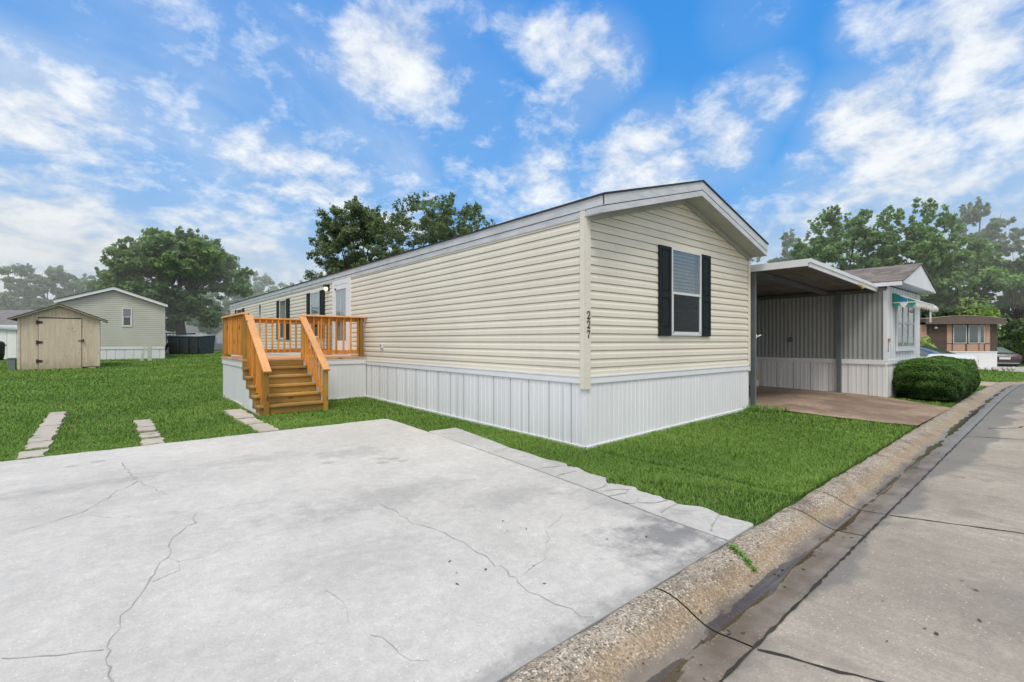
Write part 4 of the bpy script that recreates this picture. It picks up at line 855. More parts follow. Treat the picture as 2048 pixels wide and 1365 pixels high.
def shingles():
    m, nb, b = newmat('brown_shingles'); o = nb.obj(); z = nb.n.new('ShaderNodeSeparateXYZ'); nb.l.new(o, z.inputs[0])
    row = nb.math('MULTIPLY', z.outputs[2], 15.); rw = nb.math('FLOOR', row); fr_ = nb.math('FRACT', row)
    cell = nb.math('FLOOR', nb.math('ADD', nb.math('MULTIPLY', z.outputs[1], 5.), nb.math('MULTIPLY', rw, .37)))
    cb = nb.n.new('ShaderNodeCombineXYZ'); nb.l.new(rw, cb.inputs[0]); nb.l.new(cell, cb.inputs[1]); w = nb.n.new('ShaderNodeTexWhiteNoise'); nb.l.new(cb.outputs[0], w.inputs[0])
    col = nb.mix(w.outputs[0], (.13,.11,.095), (.24,.21,.185)); col = nb.mix(nb.ramp(fr_, .0, .18, .75, 0), col, (.05,.04,.035))
    nb.put(b.inputs['Base Color'], col); b.inputs['Roughness'].default_value = .95; nb.put(b.inputs['Normal'], nb.bump(nb.math('ADD', fr_, nb.noise(o, 60, 3)), .5, .02)); return m
M['shingle'] = shingles()
rx0, rx1, rxm = NX-.18, NX+NW+.30, NX+NW/2+.02; e8, r8 = 2.80, 3.40; ry0 = NY-.33
mb = MB()
for a in (rx0, rx1): mb.prism([(a,e8),(rxm,r8),(rxm,r8+.03),(a,e8+.03)], lambda p, q: (p[0], q, p[1]), ry0-.03, NL)
mb.build('roof', M['shingle'], n8)
mb = MB(); mb.prism([(rx0+.03,e8-.02),(rx1-.03,e8-.02),(rxm,r8-.01)], lambda p, q: (p[0], q, p[1]), ry0, ry0+.03); mb.build('gable_panel', M['panel'], n8)
mb = MB(); mb.box(rx0+.02,rx1-.02,ry0+.03,NY,e8-.035,e8-.02); mb.build('soffit', pmat('pale_soffit', (.55,.57,.58), .6), n8)
mb = MB(); mb.box(rx0-.01,rx0+.02,ry0,NL,e8-.09,e8+.0); mb.build('eave_board', M['white'], n8)
# front window group: three columns, two rows
wl, wr, wb, wt = 10.32, 12.28, 1.20, 2.36
w8 = window(n8, F8F, wl, wr, wb, wt, o=.010, blind='none', mull=(wl+.63, wl+1.25), split=1.88, fw=.045, lowscreen=False)
for i, (q, mt) in enumerate(((wl+.06,'blind'),(wl+.68,'blind'),(wl+1.30,'curtain'))):
    mb = MB(); mb.fbox(F8F,q,q+.5,.0155,.017,wb+.06,wt-.06 if i < 2 else 1.85); mb.build('blind', M[mt] if i == 2 else pmat('grey_blind', (.22,.24,.24), .6), w8)
mb = MB(); mb.fbox(F8F,wl-.03,wr+.03,.01,.05,wb-.05,wb); mb.build('sill', M['panel'], w8)
# striped awning, a part of the home
def awn():
    m, nb, b = newmat('awning_cloth'); z = nb.n.new('ShaderNodeSeparateXYZ'); nb.l.new(nb.obj(), z.inputs[0])
    f = nb.math('FRACT', nb.math('MULTIPLY', nb.math('SUBTRACT', z.outputs[0], 9.96), 1/.46)); st = nb.math('GREATER_THAN', f, .5)
    nb.put(b.inputs['Base Color'], nb.mix(st, (.02,.20,.33), (.72,.76,.76))); b.inputs['Roughness'].default_value = .7; return m
def awn_side():
    m, nb, b = newmat('awning_valance'); z = nb.n.new('ShaderNodeSeparateXYZ'); nb.l.new(nb.obj(), z.inputs[0])
    f = nb.math('FRACT', nb.math('MULTIPLY', nb.math('ADD', z.outputs[1], 1.21+2.94), 1/.294)); st = nb.math('GREATER_THAN', f, .5)
    nb.put(b.inputs['Base Color'], nb.mix(st, (.72,.76,.74), (.02,.24,.22))); b.inputs['Roughness'].default_value = .7; return m
ax0, ax1, ayo = 9.98, 12.15, NY-.45; ZA, ZB = 2.60, 2.38
mb = MB(); mb.add([(ax0,NY-.01,ZA),(ax1,NY-.01,ZA),(ax1,ayo,ZB),(ax0,ayo,ZB)], [(0,1,2,3)]); mb.add([(ax0,NY-.01,ZA-.015),(ax1,NY-.01,ZA-.015),(ax1,ayo,ZB-.015),(ax0,ayo,ZB-.015)], [(3,2,1,0)]); aw = mb.build('awning', awn(), n8, recalc=False)
mb = MB()
mb.add([(ax0,NY-.01,ZA),(ax0,ayo,ZB),(ax0,ayo,ZB-.03),(ax0,NY-.01,ZB-.03)], [(0,1,2,3)])
mb.build('awning_cheek', awn_side(), aw, recalc=False)
cr = M['palelid']; M['cream_scallop'] = pmat('cream_fringe', (.62,.60,.50), .8, var=.3, vs=9)
mb = MB(); mb.add([(ax0-.004,NY-.15,ZB-.028),(ax0-.004,NY-.30,ZB-.028),(ax0-.004,NY-.30,ZB+.05),(ax0-.004,NY-.15,ZB+.13)], [(0,1,2,3)]); mb.build('cloth_panel', pmat('blue_cloth', (.02,.16,.36), .7), aw, recalc=False)
mb = MB(); q = NY-.01
for i in range(3): mb.add([(ax0-.005,q,ZB-.03),(ax0-.005,q-.147,ZB-.03),(ax0-.005,q-.147,ZB-.07),(ax0-.005,q-.073,ZB-.17),(ax0-.005,q,ZB-.07)], [(0,1,2,3,4)]); q -= .147
mb.build('scallop', bpy.data.materials['awning_valance'], aw, recalc=False)
mb = MB(); q = ax0
while q < ax1-.1: mb.add([(q,ayo,ZB),(q+.2,ayo,ZB),(q+.2,ayo-.01,ZB-.10),(q+.1,ayo-.015,ZB-.19),(q,ayo-.01,ZB-.10)], [(0,1,2,3,4)]); q += .2
mb.build('fringe', M['cream_scallop'], aw, recalc=False)
mb = MB(); mb.beam((ax0,NY-.02,ZB-.03),(ax0,ayo,ZB-.03),.02,.02); mb.beam((ax0,ayo,ZB),(ax1,ayo,ZB),.02,.02); mb.beam((ax0,NY-.02,ZA+.01),(ax0,ayo,ZB+.01),.02,.02); mb.build('awning_frame', M['white'], aw)
# the vertical 228 near the corner and a small orange bell button
for ch, z in (('2',1.37),('2',1.26),('8',1.15)): digit(ch, F8F, NX+.0, z, .095, .026, n8, M['black'])
mb = MB(); mb.fbox(F8F,NX+.20,NX+.27,.006,.03,1.40,1.47); mb.build('bell_plate', pmat('orange_plate', (.55,.25,.12), .6), n8)
# satellite dish tip at the far end of the awning
sd = thing('satellite_dish', 'small pale satellite dish on the roof edge beyond the striped awning', 'dish', (13.35, -1.4, 2.15))
mb = MB(); mb.tube([(0,0,-.2),(0,0,.1)], .025, 8); mb.build('mast', M['alu'], sd)
mb = MB(); mb.tube([(0,0,.12),(.04,-.03,.16),(.09,-.06,.2)], [.03,.09,.13], 16); mb.build('dish', M['alu'], sd, smooth=True)
# carport
cp = thing('carport', 'flat metal carport roof on posts beside the corrugated mobile home', 'carport')
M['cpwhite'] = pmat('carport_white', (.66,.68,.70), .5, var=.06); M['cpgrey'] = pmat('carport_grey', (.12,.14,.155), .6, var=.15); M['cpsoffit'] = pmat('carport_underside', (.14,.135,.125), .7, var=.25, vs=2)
cx0, cx1, cy0, cy1 = 4.96, 9.44, -1.0, 9.0; zl, zr = 2.90, 2.74
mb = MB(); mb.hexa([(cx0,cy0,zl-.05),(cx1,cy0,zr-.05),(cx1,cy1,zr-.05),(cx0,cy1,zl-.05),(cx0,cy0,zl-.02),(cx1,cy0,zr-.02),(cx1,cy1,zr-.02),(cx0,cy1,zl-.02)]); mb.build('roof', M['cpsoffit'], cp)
mb = MB()
yy = cy0+.3
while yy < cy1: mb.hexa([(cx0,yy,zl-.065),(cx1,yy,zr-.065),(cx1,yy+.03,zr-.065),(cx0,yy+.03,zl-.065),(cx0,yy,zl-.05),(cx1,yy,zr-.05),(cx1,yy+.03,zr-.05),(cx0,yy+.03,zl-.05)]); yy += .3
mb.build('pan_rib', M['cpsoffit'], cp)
mb = MB(); mb.hexa([(cx0-.03,cy0-.05,zl-.06),(cx1+.02,cy0-.05,zr-.06),(cx1+.02,cy0,zr-.06),(cx0-.03,cy0,zl-.06),(cx0-.03,cy0-.05,zl+.01),(cx1+.02,cy0-.05,zr+.01),(cx1+.02,cy0,zr+.01),(cx0-.03,cy0,zl+.01)])
mb.hexa([(cx0,cy0-.03,zl-.14),(cx1,cy0-.03,zr-.14),(cx1,cy0,zr-.14),(cx0,cy0,zl-.14),(cx0,cy0-.03,zl-.06),(cx1,cy0-.03,zr-.06),(cx1,cy0,zr-.06),(cx0,cy0,zl-.06)]); mb.build('fascia', M['cpwhite'], cp)
mb = MB(); mb.box(cx0-.035,cx0,cy0+.0,cy1,zl-.12,zl+.01); mb.build('fascia', M['cpwhite'], cp)
for y in (.0, 4.2):
    mb = MB(); mb.hexa([(cx0,y-.03,zl-.17),(cx1,y-.03,zr-.17),(cx1,y+.03,zr-.17),(cx0,y+.03,zl-.17),(cx0,y-.03,zl-.066),(cx1,y-.03,zr-.066),(cx1,y+.03,zr-.066),(cx0,y+.03,zl-.066)]); mb.build('beam', M['cpgrey'], cp)
    for x in (cx0+.045, 9.34):
        mb = MB(); mb.box(x-.035,x+.035,y-.05-.25*(x>9),y+.04-.25*(x>9),float(G(x,y))-.02,(zl if x < 6 else zr)-.06); mb.build('post', M['cpgrey'], cp)
mb = MB(); mb.box(9.34,9.43,cy0,cy1,2.58,2.66); mb.build('ledger', M['cpgrey'], cp)
mb = MB(); mb.tube([(7.9,-1.02,2.66),(7.9,-1.08,2.62)], [.03,.03], 10); mb.tube([(7.9,-1.08,2.62),(7.92,-1.12,2.575)], [.035,.055], 12); mb.build('flood_light', pmat('brass_lamp', (.35,.26,.10), .5), cp)
mb = MB(); mb.box(5.0,5.04,-.06,-.055,1.47,1.54); mb.tube([(5.03,-.07,1.50),(5.10,-.11,1.53)], .012, 6); mb.build('cleat', M['cpwhite'], cp)
mb = MB(); mb.tube([(NX-.03,.9,1.45),(NX-.06,.9,1.45)], .07, 8); mb.build('meter_box', M['cpgrey'], n8)
jug = thing('oil_jug', 'yellow plastic jug standing by the skirting at the back of the carport', 'jug', (8.95, 1.65, float(G(9,1.6))+.005))
M['yellow'] = pmat('yellow_plastic', (.62,.36,.02), .4)
mb = MB(); mb.box(-.10,.10,-.07,.07,0,.30); mb.hexa([(-.10,-.07,.30),(.10,-.07,.30),(.10,.07,.30),(-.10,.07,.30),(-.0,-.03,.38),(.07,-.03,.38),(.07,.03,.38),(-.0,.03,.38)]); mb.build('body', M['yellow'], jug, bevel=.012)
mb = MB(); mb.tube([(.035,0,.38),(.035,0,.43)], .03, 10); mb.build('cap', M['black'], jug)
mb = MB(); mb.box(-.08,.08,-.074,-.0705,.06,.2); mb.build('sticker', M['plate'], jug)

# ------------------------------------------------------------------ brown home at the bend
bh = thing('brown_home', 'brown and pink mobile home with a bowed roof at the bend of the street', 'mobile home', (33.0, 1.80, -.20), radians(-40.2))
M['brown'] = pmat('dark_brown_panel', (.085,.062,.05), .7, var=.2); M['pink'] = pmat('pink_panel', (.45,.28,.215), .7, var=.08); M['bfascia'] = pmat('brown_fascia', (.13,.098,.085), .6, var=.12)
FB = lambda s, o, z: (s, -o, z); Wb = 4.25
mb = MB(); mb.box(0,Wb,.0,14,.95,2.65); mb.build('wall', M['brown'], bh)
mb = MB(); ribbed(mb, FB, 0, Wb, lambda s: -.1, .93, pitch=.25, ribs=fine); mb.fbox(FB,0,Wb,.0,.03,.93,.99); mb.build('skirting', [M['skirt'], M['skirt']], bh)
mb = MB(); mb.fbox(FB,-1.,.12,-.6,.0,1.0,2.6); mb.build('side_panel', M['pink'], bh)
for a, b in ((1.20,1.48),(1.56,2.30),(2.42,3.10),(3.16,3.42),(3.50,3.80)):
    mb = MB(); mb.fbox(FB,a,b,.0,.02,1.0,1.42); mb.build('wall_panel', M['pink'], bh)
for a, b in ((1.20,1.50),(3.50,3.80)):
    mb = MB(); mb.fbox(FB,a,b,.0,.02,1.47,2.62); mb.build('wall_panel', M['pink'], bh)
for a, b in ((1.58,2.38),(2.50,3.10),(3.16,3.46)):
    mb = MB(); mb.fbox(FB,a,b,.0,.035,1.47,2.58); w_ = mb.build('window', M['alu'], bh)
    mb = MB(); mb.fbox(FB,a+.04,b-.04,.036,.04,1.51,2.54); mb.build('pane', M['carglass'], w_)
n_ = 14; pts = []
for i in range(n_+1): u = i/n_; pts.append((-.35+u*(Wb+.55), 2.92+.20*sin(pi*u)))
mb = MB(); mb.prism([(-.35,2.62)]+pts+[(Wb+.2,2.62)], lambda p, q: (p[0], q, p[1]), -.35, -.30); mb.build('fascia', M['bfascia'], bh)
mb = MB(); mb.prism(pts+[(Wb+.2,2.72),(-.35,2.72)], lambda p, q: (p[0], q, p[1]+.01), -.30, 14); mb.build('roof', M['bfascia'], bh)
mb = MB()
for i in range(n_): (xa, za), (xb, zb) = pts[i], pts[i+1]; mb.hexa([(xa,-.37,za),(xb,-.37,zb),(xb,-.2,zb),(xa,-.2,za),(xa,-.37,za+.03),(xb,-.37,zb+.03),(xb,-.2,zb+.03),(xa,-.2,za+.03)])
mb.build('roof_edge', pmat('pale_roof_edge', (.32,.28,.25), .6), bh)
mb = MB(); mb.tube([(.45,-.1,2.48),(.45,-.12,2.36)], [.05,.10], 10); mb.build('wall_lamp', M['white'], bh)
# ------------------------------------------------------------------ foliage
def leaves(cent, rad, n, size, rng, flat=.8, shell=.25, aspect=.55, droop=0., light=None):
    """n leaf quads spread over clumps: cent (k,3), rad (k,3). Returns V,F,Col"""
    k = len(cent); wgt = (rad[:,0]*rad[:,1]*rad[:,2])**(2/3.); idx = rng.choice(k, n, p=wgt/wgt.sum())
    d = rng.normal(size=(n,3)); d /= np.linalg.norm(d, axis=1)[:,None]
    r = shell+(1-shell)*rng.random(n)**.6; r = np.where(rng.random(n) < .22, rng.random(n)**.5, r); r *= 1+.22*rng.normal(size=n)*(rng.random(n) < .3)
    P = cent[idx]+d*rad[idx]*r[:,None]
    nrm = d*.55+rng.normal(size=(n,3))*.7; nrm[:,2] += .45; nrm /= np.linalg.norm(nrm, axis=1)[:,None]
    a = np.cross(nrm, rng.normal(size=(n,3))); a /= np.linalg.norm(a, axis=1)[:,None]; b = np.cross(nrm, a)
    s = size*(.6+.8*rng.random(n)); a *= s[:,None]; b *= (s*aspect)[:,None]
    V = np.stack([P-a, P-b*.9-a*.1+nrm*(s*.08)[:,None], P+a, P+b*.9-a*.1+nrm*(s*.08)[:,None]], 1).reshape(-1,3)
    F = np.arange(4*n).reshape(n,4)
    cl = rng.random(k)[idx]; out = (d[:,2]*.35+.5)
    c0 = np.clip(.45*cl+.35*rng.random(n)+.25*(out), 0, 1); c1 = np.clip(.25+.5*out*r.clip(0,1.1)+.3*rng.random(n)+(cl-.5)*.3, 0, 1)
    Cc = np.stack([c0, c1, np.zeros(n), np.ones(n)], 1).repeat(4, 0)
    return V, F, Cc
LM = {}
def lm(key):
    if key in LM: return LM[key]
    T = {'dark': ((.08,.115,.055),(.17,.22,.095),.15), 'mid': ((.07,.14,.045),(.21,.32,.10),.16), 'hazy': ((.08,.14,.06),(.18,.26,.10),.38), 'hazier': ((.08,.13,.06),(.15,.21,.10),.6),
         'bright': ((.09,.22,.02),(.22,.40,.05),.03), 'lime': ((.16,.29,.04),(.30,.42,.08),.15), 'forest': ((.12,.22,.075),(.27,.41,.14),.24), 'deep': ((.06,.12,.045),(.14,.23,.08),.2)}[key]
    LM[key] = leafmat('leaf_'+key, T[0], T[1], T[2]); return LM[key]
M['bark'] = pmat('tree_bark', (.085,.07,.055), .95, var=.35, vs=6, stretch=(1,1,.25), bump=.6, bs=20); M['bark_hazy'] = pmat('hazy_bark', (.20,.20,.18), .95, var=.2, vs=4)  # the paler hazy bark has distance haze put into its colour
def tree(label, x, y, top, width, base=0., crown0=.3, n=9000, size=.16, mat='mid', clumps=26, seed=1, group='trees around the homes', shell=.2, name='broadleaf_tree', lean=0., shape='round', cl_r=.27, twig=0, trunk_r=None, sprays=0):
    rng = np.random.default_rng(seed); H = top-base
    t = thing(name, label, 'tree', (x, y, base), 0, group)
    zc0 = H*crown0; R = width/2; cz = (zc0+H)/2; rz = (H-zc0)/2
    C = []; RR = []
    for i in range(clumps):
        while 1:
            p = rng.uniform(-1, 1, 3)
            if np.linalg.norm(p) < 1 and (np.linalg.norm(p) > .35 or rng.random() < .3): break
        zz = p[2]
        if shape == 'flat': w = 1.0 if zz < .2 else 1-.35*(zz-.2)
        elif shape == 'tall': w = .55+.45*(1-abs(zz))
        else: w = 1
        r = cl_r*(.75+.6*rng.random())
        C.append((p[0]*R*(1-r*.6)*w, p[1]*R*(1-r*.6)*w, cz+zz*rz*(1-r*.5))); RR.append((R*r, R*r, min(R, rz)*r*.78))
    for i in range(sprays):       # thin sprays of leaves sticking out of the crown
        a = rng.uniform(0, 2*pi); e = rng.uniform(.1, 1.35); d = np.array([cos(a)*cos(e), sin(a)*cos(e), sin(e)])
        for q in (.92, 1.0, 1.07):
            C.append(tuple(d*np.array([R,R,rz])*q*.93+np.array([0,0,cz]))); RR.append((R*.055,)*2+(R*.07,))
    C = np.array(C); RR = np.array(RR); nl = len(C); C0 = C.copy()
    k = 9; dd = rng.normal(size=(nl, k, 3)); dd /= np.linalg.norm(dd, axis=2)[..., None]
    SC = (C[:,None,:]+dd*RR[:,None,:]*rng.uniform(.3, 1.35, (nl, k, 1))).reshape(-1,3); SR = (RR[:,None,:]*rng.uniform(.18, .5, (nl, k, 1))).reshape(-1,3)
    C, RR = SC, SR
    V, F, Cc = leaves(C, RR, n, size, rng, shell=shell)
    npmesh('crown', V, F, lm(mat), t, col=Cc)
    mb = MB(); tr = trunk_r or max(.10, H*.022); fork = zc0+ (H-zc0)*.12
    mb.tube([(0,0,-.2),(tr*.3,0,fork*.5),(lean*.4,0,fork),(lean*.6,.0,H*.62)], [tr*1.25,tr,tr*.85,tr*.35], 9)
    order = rng.permutation(clumps)[:min(clumps, 16)]
    for i in order:
        c = C0[i]; f0 = fork*(.8+.5*rng.random()); m_ = (np.array([0,0,f0])+c)/2+np.array([0,0,.08*H*(rng.random()-.1)])
        mb.tube([(0,0,f0*.96),tuple(m_),tuple(c),tuple(c+(c-m_)*.35)], [tr*.42,tr*.24,tr*.12,tr*.04], 6)
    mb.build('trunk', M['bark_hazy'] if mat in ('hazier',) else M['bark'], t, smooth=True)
    return t
GL, GR, GB = 'trees behind the left homes', 'trees beyond the street bend', 'trees rising behind the cream home'
tree('big round dark green tree behind the dumpster', .2, 47.5, 11.0, 11.3, .4, .16, 60000, .17, 'mid', 70, 11, GL, shape='round', sprays=40, cl_r=.23, trunk_r=.42)
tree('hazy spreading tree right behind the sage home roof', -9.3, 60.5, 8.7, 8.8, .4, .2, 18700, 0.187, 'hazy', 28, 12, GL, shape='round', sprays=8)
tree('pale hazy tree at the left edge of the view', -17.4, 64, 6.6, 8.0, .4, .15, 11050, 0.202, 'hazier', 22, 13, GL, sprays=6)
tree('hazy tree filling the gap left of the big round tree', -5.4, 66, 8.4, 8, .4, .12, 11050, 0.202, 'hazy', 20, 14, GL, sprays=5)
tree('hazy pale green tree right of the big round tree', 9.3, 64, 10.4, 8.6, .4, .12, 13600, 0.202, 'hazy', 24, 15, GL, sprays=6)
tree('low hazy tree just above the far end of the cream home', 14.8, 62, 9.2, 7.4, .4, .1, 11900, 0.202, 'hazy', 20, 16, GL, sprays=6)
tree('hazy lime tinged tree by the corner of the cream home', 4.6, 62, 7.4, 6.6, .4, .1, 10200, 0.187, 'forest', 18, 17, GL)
tree('dense dark olive tree rising over the cream roof, left of the airy one', 6.1, 22.2, 9.3, 5.5, .25, .22, 60000, .072, 'dark', 54, 21, GB, sprays=34, cl_r=.26)
tree('airy small-leaved dark tree rising over the cream roof beside the dense one', 7.75, 16.6, 8.6, 6.9, .2, .30, 36000, .064, 'dark', 80, 22, GB, sprays=44, cl_r=.17, shell=.3)
tree('slender tree showing only its tip over the cream roof ridge', 16.6, 10.7, 9.45, 1.9, .1, .4, 2550, 0.065, 'dark', 16, 23, GB, sprays=10, cl_r=.3, shape='tall')
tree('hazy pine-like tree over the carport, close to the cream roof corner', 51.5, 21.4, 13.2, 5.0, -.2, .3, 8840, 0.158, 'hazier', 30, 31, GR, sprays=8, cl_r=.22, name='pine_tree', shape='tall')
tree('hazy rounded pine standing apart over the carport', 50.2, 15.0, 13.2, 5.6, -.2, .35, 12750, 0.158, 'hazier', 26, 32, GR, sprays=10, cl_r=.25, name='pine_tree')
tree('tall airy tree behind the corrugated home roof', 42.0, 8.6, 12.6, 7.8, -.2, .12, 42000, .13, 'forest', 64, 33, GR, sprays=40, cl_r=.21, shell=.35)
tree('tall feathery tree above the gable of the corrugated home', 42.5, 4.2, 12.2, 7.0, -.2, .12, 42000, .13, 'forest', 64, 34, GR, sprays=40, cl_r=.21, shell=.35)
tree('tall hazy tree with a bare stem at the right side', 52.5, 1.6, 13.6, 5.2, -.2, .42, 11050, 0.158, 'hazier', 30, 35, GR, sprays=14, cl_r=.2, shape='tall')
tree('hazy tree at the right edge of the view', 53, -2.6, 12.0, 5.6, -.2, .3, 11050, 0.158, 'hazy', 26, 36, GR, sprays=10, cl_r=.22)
for i, (x, y, tp, w, mt, lb) in enumerate((
    (41.5, 12.6, 7.2, 7.5, 'forest', 'low bushy tree behind the carport roof, left of the shingled roof'),
    (42.5, 5.8, 8.2, 8, 'forest', 'bushy tree directly behind the shingled gable'),
    (44.5, 1.9, 9.2, 7.4, 'forest', 'bushy mid-green tree above the brown home roof'),
    (46.5, -1.2, 7.7, 7.0, 'deep', 'dark tree behind the brown home and the dark sedan'),
    (50.5, -4.2, 8.2, 7.5, 'deep', 'dark tree at the right edge above the sedan'),
    (47, 8, 6, 8, 'mid', 'green tree low behind the brown home'))):
    tree(lb, x, y, tp, w, -.3, .04, 20000, .15, mt, 30, 60+i, 'bushy trees closing the bend of the street', sprays=8, cl_r=.26)
def bush(name, label, cat, x, y, base, w, h, n, size, mat, seed, group=None, clumps=12):
    rng = np.random.default_rng(seed); t = thing(name, label, cat, (x, y, base), 0, group)
    C = np.stack([rng.uniform(-.5,.5,clumps)*w*.8, rng.uniform(-.5,.5,clumps)*w*.8, rng.uniform(.15,.8,clumps)*h], 1); RR = np.tile([w*.24, w*.24, h*.26], (clumps,1))
    V, F, Cc = leaves(C, RR, n, size, rng, shell=.4); npmesh('foliage', V, F, lm(mat), t, col=Cc)
    mb = MB()
    for c in C: mb.tube([(0,0,-.1),tuple(c*.5),tuple(c)], [.03,.02,.008], 5)
    mb.build('stem', M['bark'], t); return t
bush('shrub', 'lime green shrub showing above the brown home roof', 'shrub', 41.2, .6, -.3, 3.0, 4.7, 2600, .12, 'lime', 71, clumps=12)
bush('shrub', 'bright green leafy shrub right of the brown home', 'shrub', 47.5, -1.3, -.4, 4.6, 3.3, 6000, .15, 'bright', 72, clumps=18)
bush('shrub', 'green shrub above the dark sedan', 'shrub', 49, -4.0, -.4, 4.6, 3.6, 5200, .15, 'mid', 73, clumps=16)
bush('shrub', 'dark undergrowth shrub behind the dark sedan', 'shrub', 45.5, -3.6, -.4, 4., 1.9, 3600, .13, 'deep', 74, clumps=14)
bush('shrub', 'yellow green shrub at the entrance of the brown home', 'shrub', 32.0, 1.9, -.15, 1.3, 2.0, 900, .10, 'lime', 75)
# spiky plant in the bed at the white skirting of the brown home
def tuft(name, label, cat, x, y, z, n, h, spread, mat, seed, w=.012, group=None):
    rng = random.Random(seed); mb = MB()
    for i in range(n):
        a = rng.uniform(0, 2*pi); s_ = rng.uniform(.3, 1)*spread; hh = h*rng.uniform(.5, 1); px, py = rng.gauss(0, spread*.18), rng.gauss(0, spread*.18)
        ca, sa = cos(a), sin(a); L0 = [(0,0),(s_*.35,hh*.6),(s_*.75,hh*.95),(s_*1.1,hh*.75)]
        vs = []
        for q, (r, zz) in enumerate(L0):
            ww = w*(1-.28*q); vs += [(px+ca*r-sa*ww, py+sa*r+ca*ww, zz),(px+ca*r+sa*ww, py+sa*r-ca*ww, zz)]
        mb.add(vs, [(0,1,3,2),(2,3,5,4),(4,5,7,6)])
    o = mb.build(name, mat, None, recalc=False); o.location = (x, y, z); return tag(o, label, cat, group)
M['spike'] = pmat('spiky_leaf', (.06,.15,.03), .5, var=.3, vs=8); M['weed'] = pmat('bright_weed', (.12,.27,.04), .5, var=.4, vs=30)
tuft('spiky_plant', 'dark green spiky plant in front of the white skirting of the brown home', 'plant', 29.6, .9, -.2, 90, .75, .9, M['spike'], 81, .02)
mb = MB(); rr_ = random.Random(8)
for i in range(26): x = 29+i*.17; y = 1.4-i*.13+rr_.uniform(-.1,.1); s_ = rr_.uniform(.05,.11); mb.tube([(x-s_,y,-.17+float(0)),(x,y,-.14+s_*.5),(x+s_,y,-.17)], [s_*.6,s_,s_*.5], 6)
tag(mb.build('edging_stones', M['paver'], smooth=True), 'row of small pale stones edging the bed before the brown home', 'stones', kind='stuff')
# weeds in the kerb joint
rng_ = random.Random(4); mb = MB()
for i in range(170):
    t_ = rng_.random(); x = -1.56-.12*t_+rng_.gauss(0,.012); y = -2.66-.21*t_+rng_.gauss(0,.008); z = float(np.interp(float(YC(x))-y, [p[0] for p in PROF[1:-1]], [p[1] for p in PROF[1:-1]])); a = rng_.uniform(0,6.3); r = rng_.uniform(.01,.035); h = rng_.uniform(.008,.02)
    ca, sa = cos(a), sin(a); w = .004; mb.add([(x-sa*w,y+ca*w,z),(x+sa*w,y-ca*w,z),(x+ca*r+sa*w*.6,y+sa*r-ca*w*.6,z+h),(x+ca*r-sa*w*.6,y+sa*r+ca*w*.6,z+h)], [(0,1,2,3)])
tag(mb.build('weed', M['weed'], recalc=False), 'bright green weed growing in the kerb joint by the driveway', 'weed', kind='stuff')

# bits of dead leaf and grit washed into the gutter and onto the slab
mb = MB(); rng_ = random.Random(21)
for i in range(150):
    x = -3.4+rng_.random()**1.6*9; off = rng_.choice((rng_.gauss(.36,.05), rng_.uniform(.02,.55), rng_.uniform(.56,1.6), -rng_.uniform(.0,1.4) if x < -1.5 else rng_.gauss(.4,.05))); y = float(YC(x))-off
    z = (float(np.interp(off, [p[0] for p in PROF[1:-1]], [p[1] for p in PROF[1:-1]])) if 0 < off < .555 else (zroad(x, y) if off > .55 else dz(x, y)+.002))+float(0)
    a = rng_.uniform(0,6.3); l = rng_.uniform(.006,.02); w = l*rng_.uniform(.25,.6); ca, sa = cos(a), sin(a)
    mb.add([(x-ca*l,y-sa*l,z+.002),(x+sa*w,y-ca*w,z+.004),(x+ca*l,y+sa*l,z+.006),(x-sa*w,y+ca*w,z+.003)], [(0,1,2,3)])
tag(mb.build('leaf_litter', pmat('dead_leaf', (.10,.065,.035), .8, var=.5, vs=30), recalc=False), 'scattered dead leaf bits and grit in the gutter', 'leaf litter', kind='stuff')
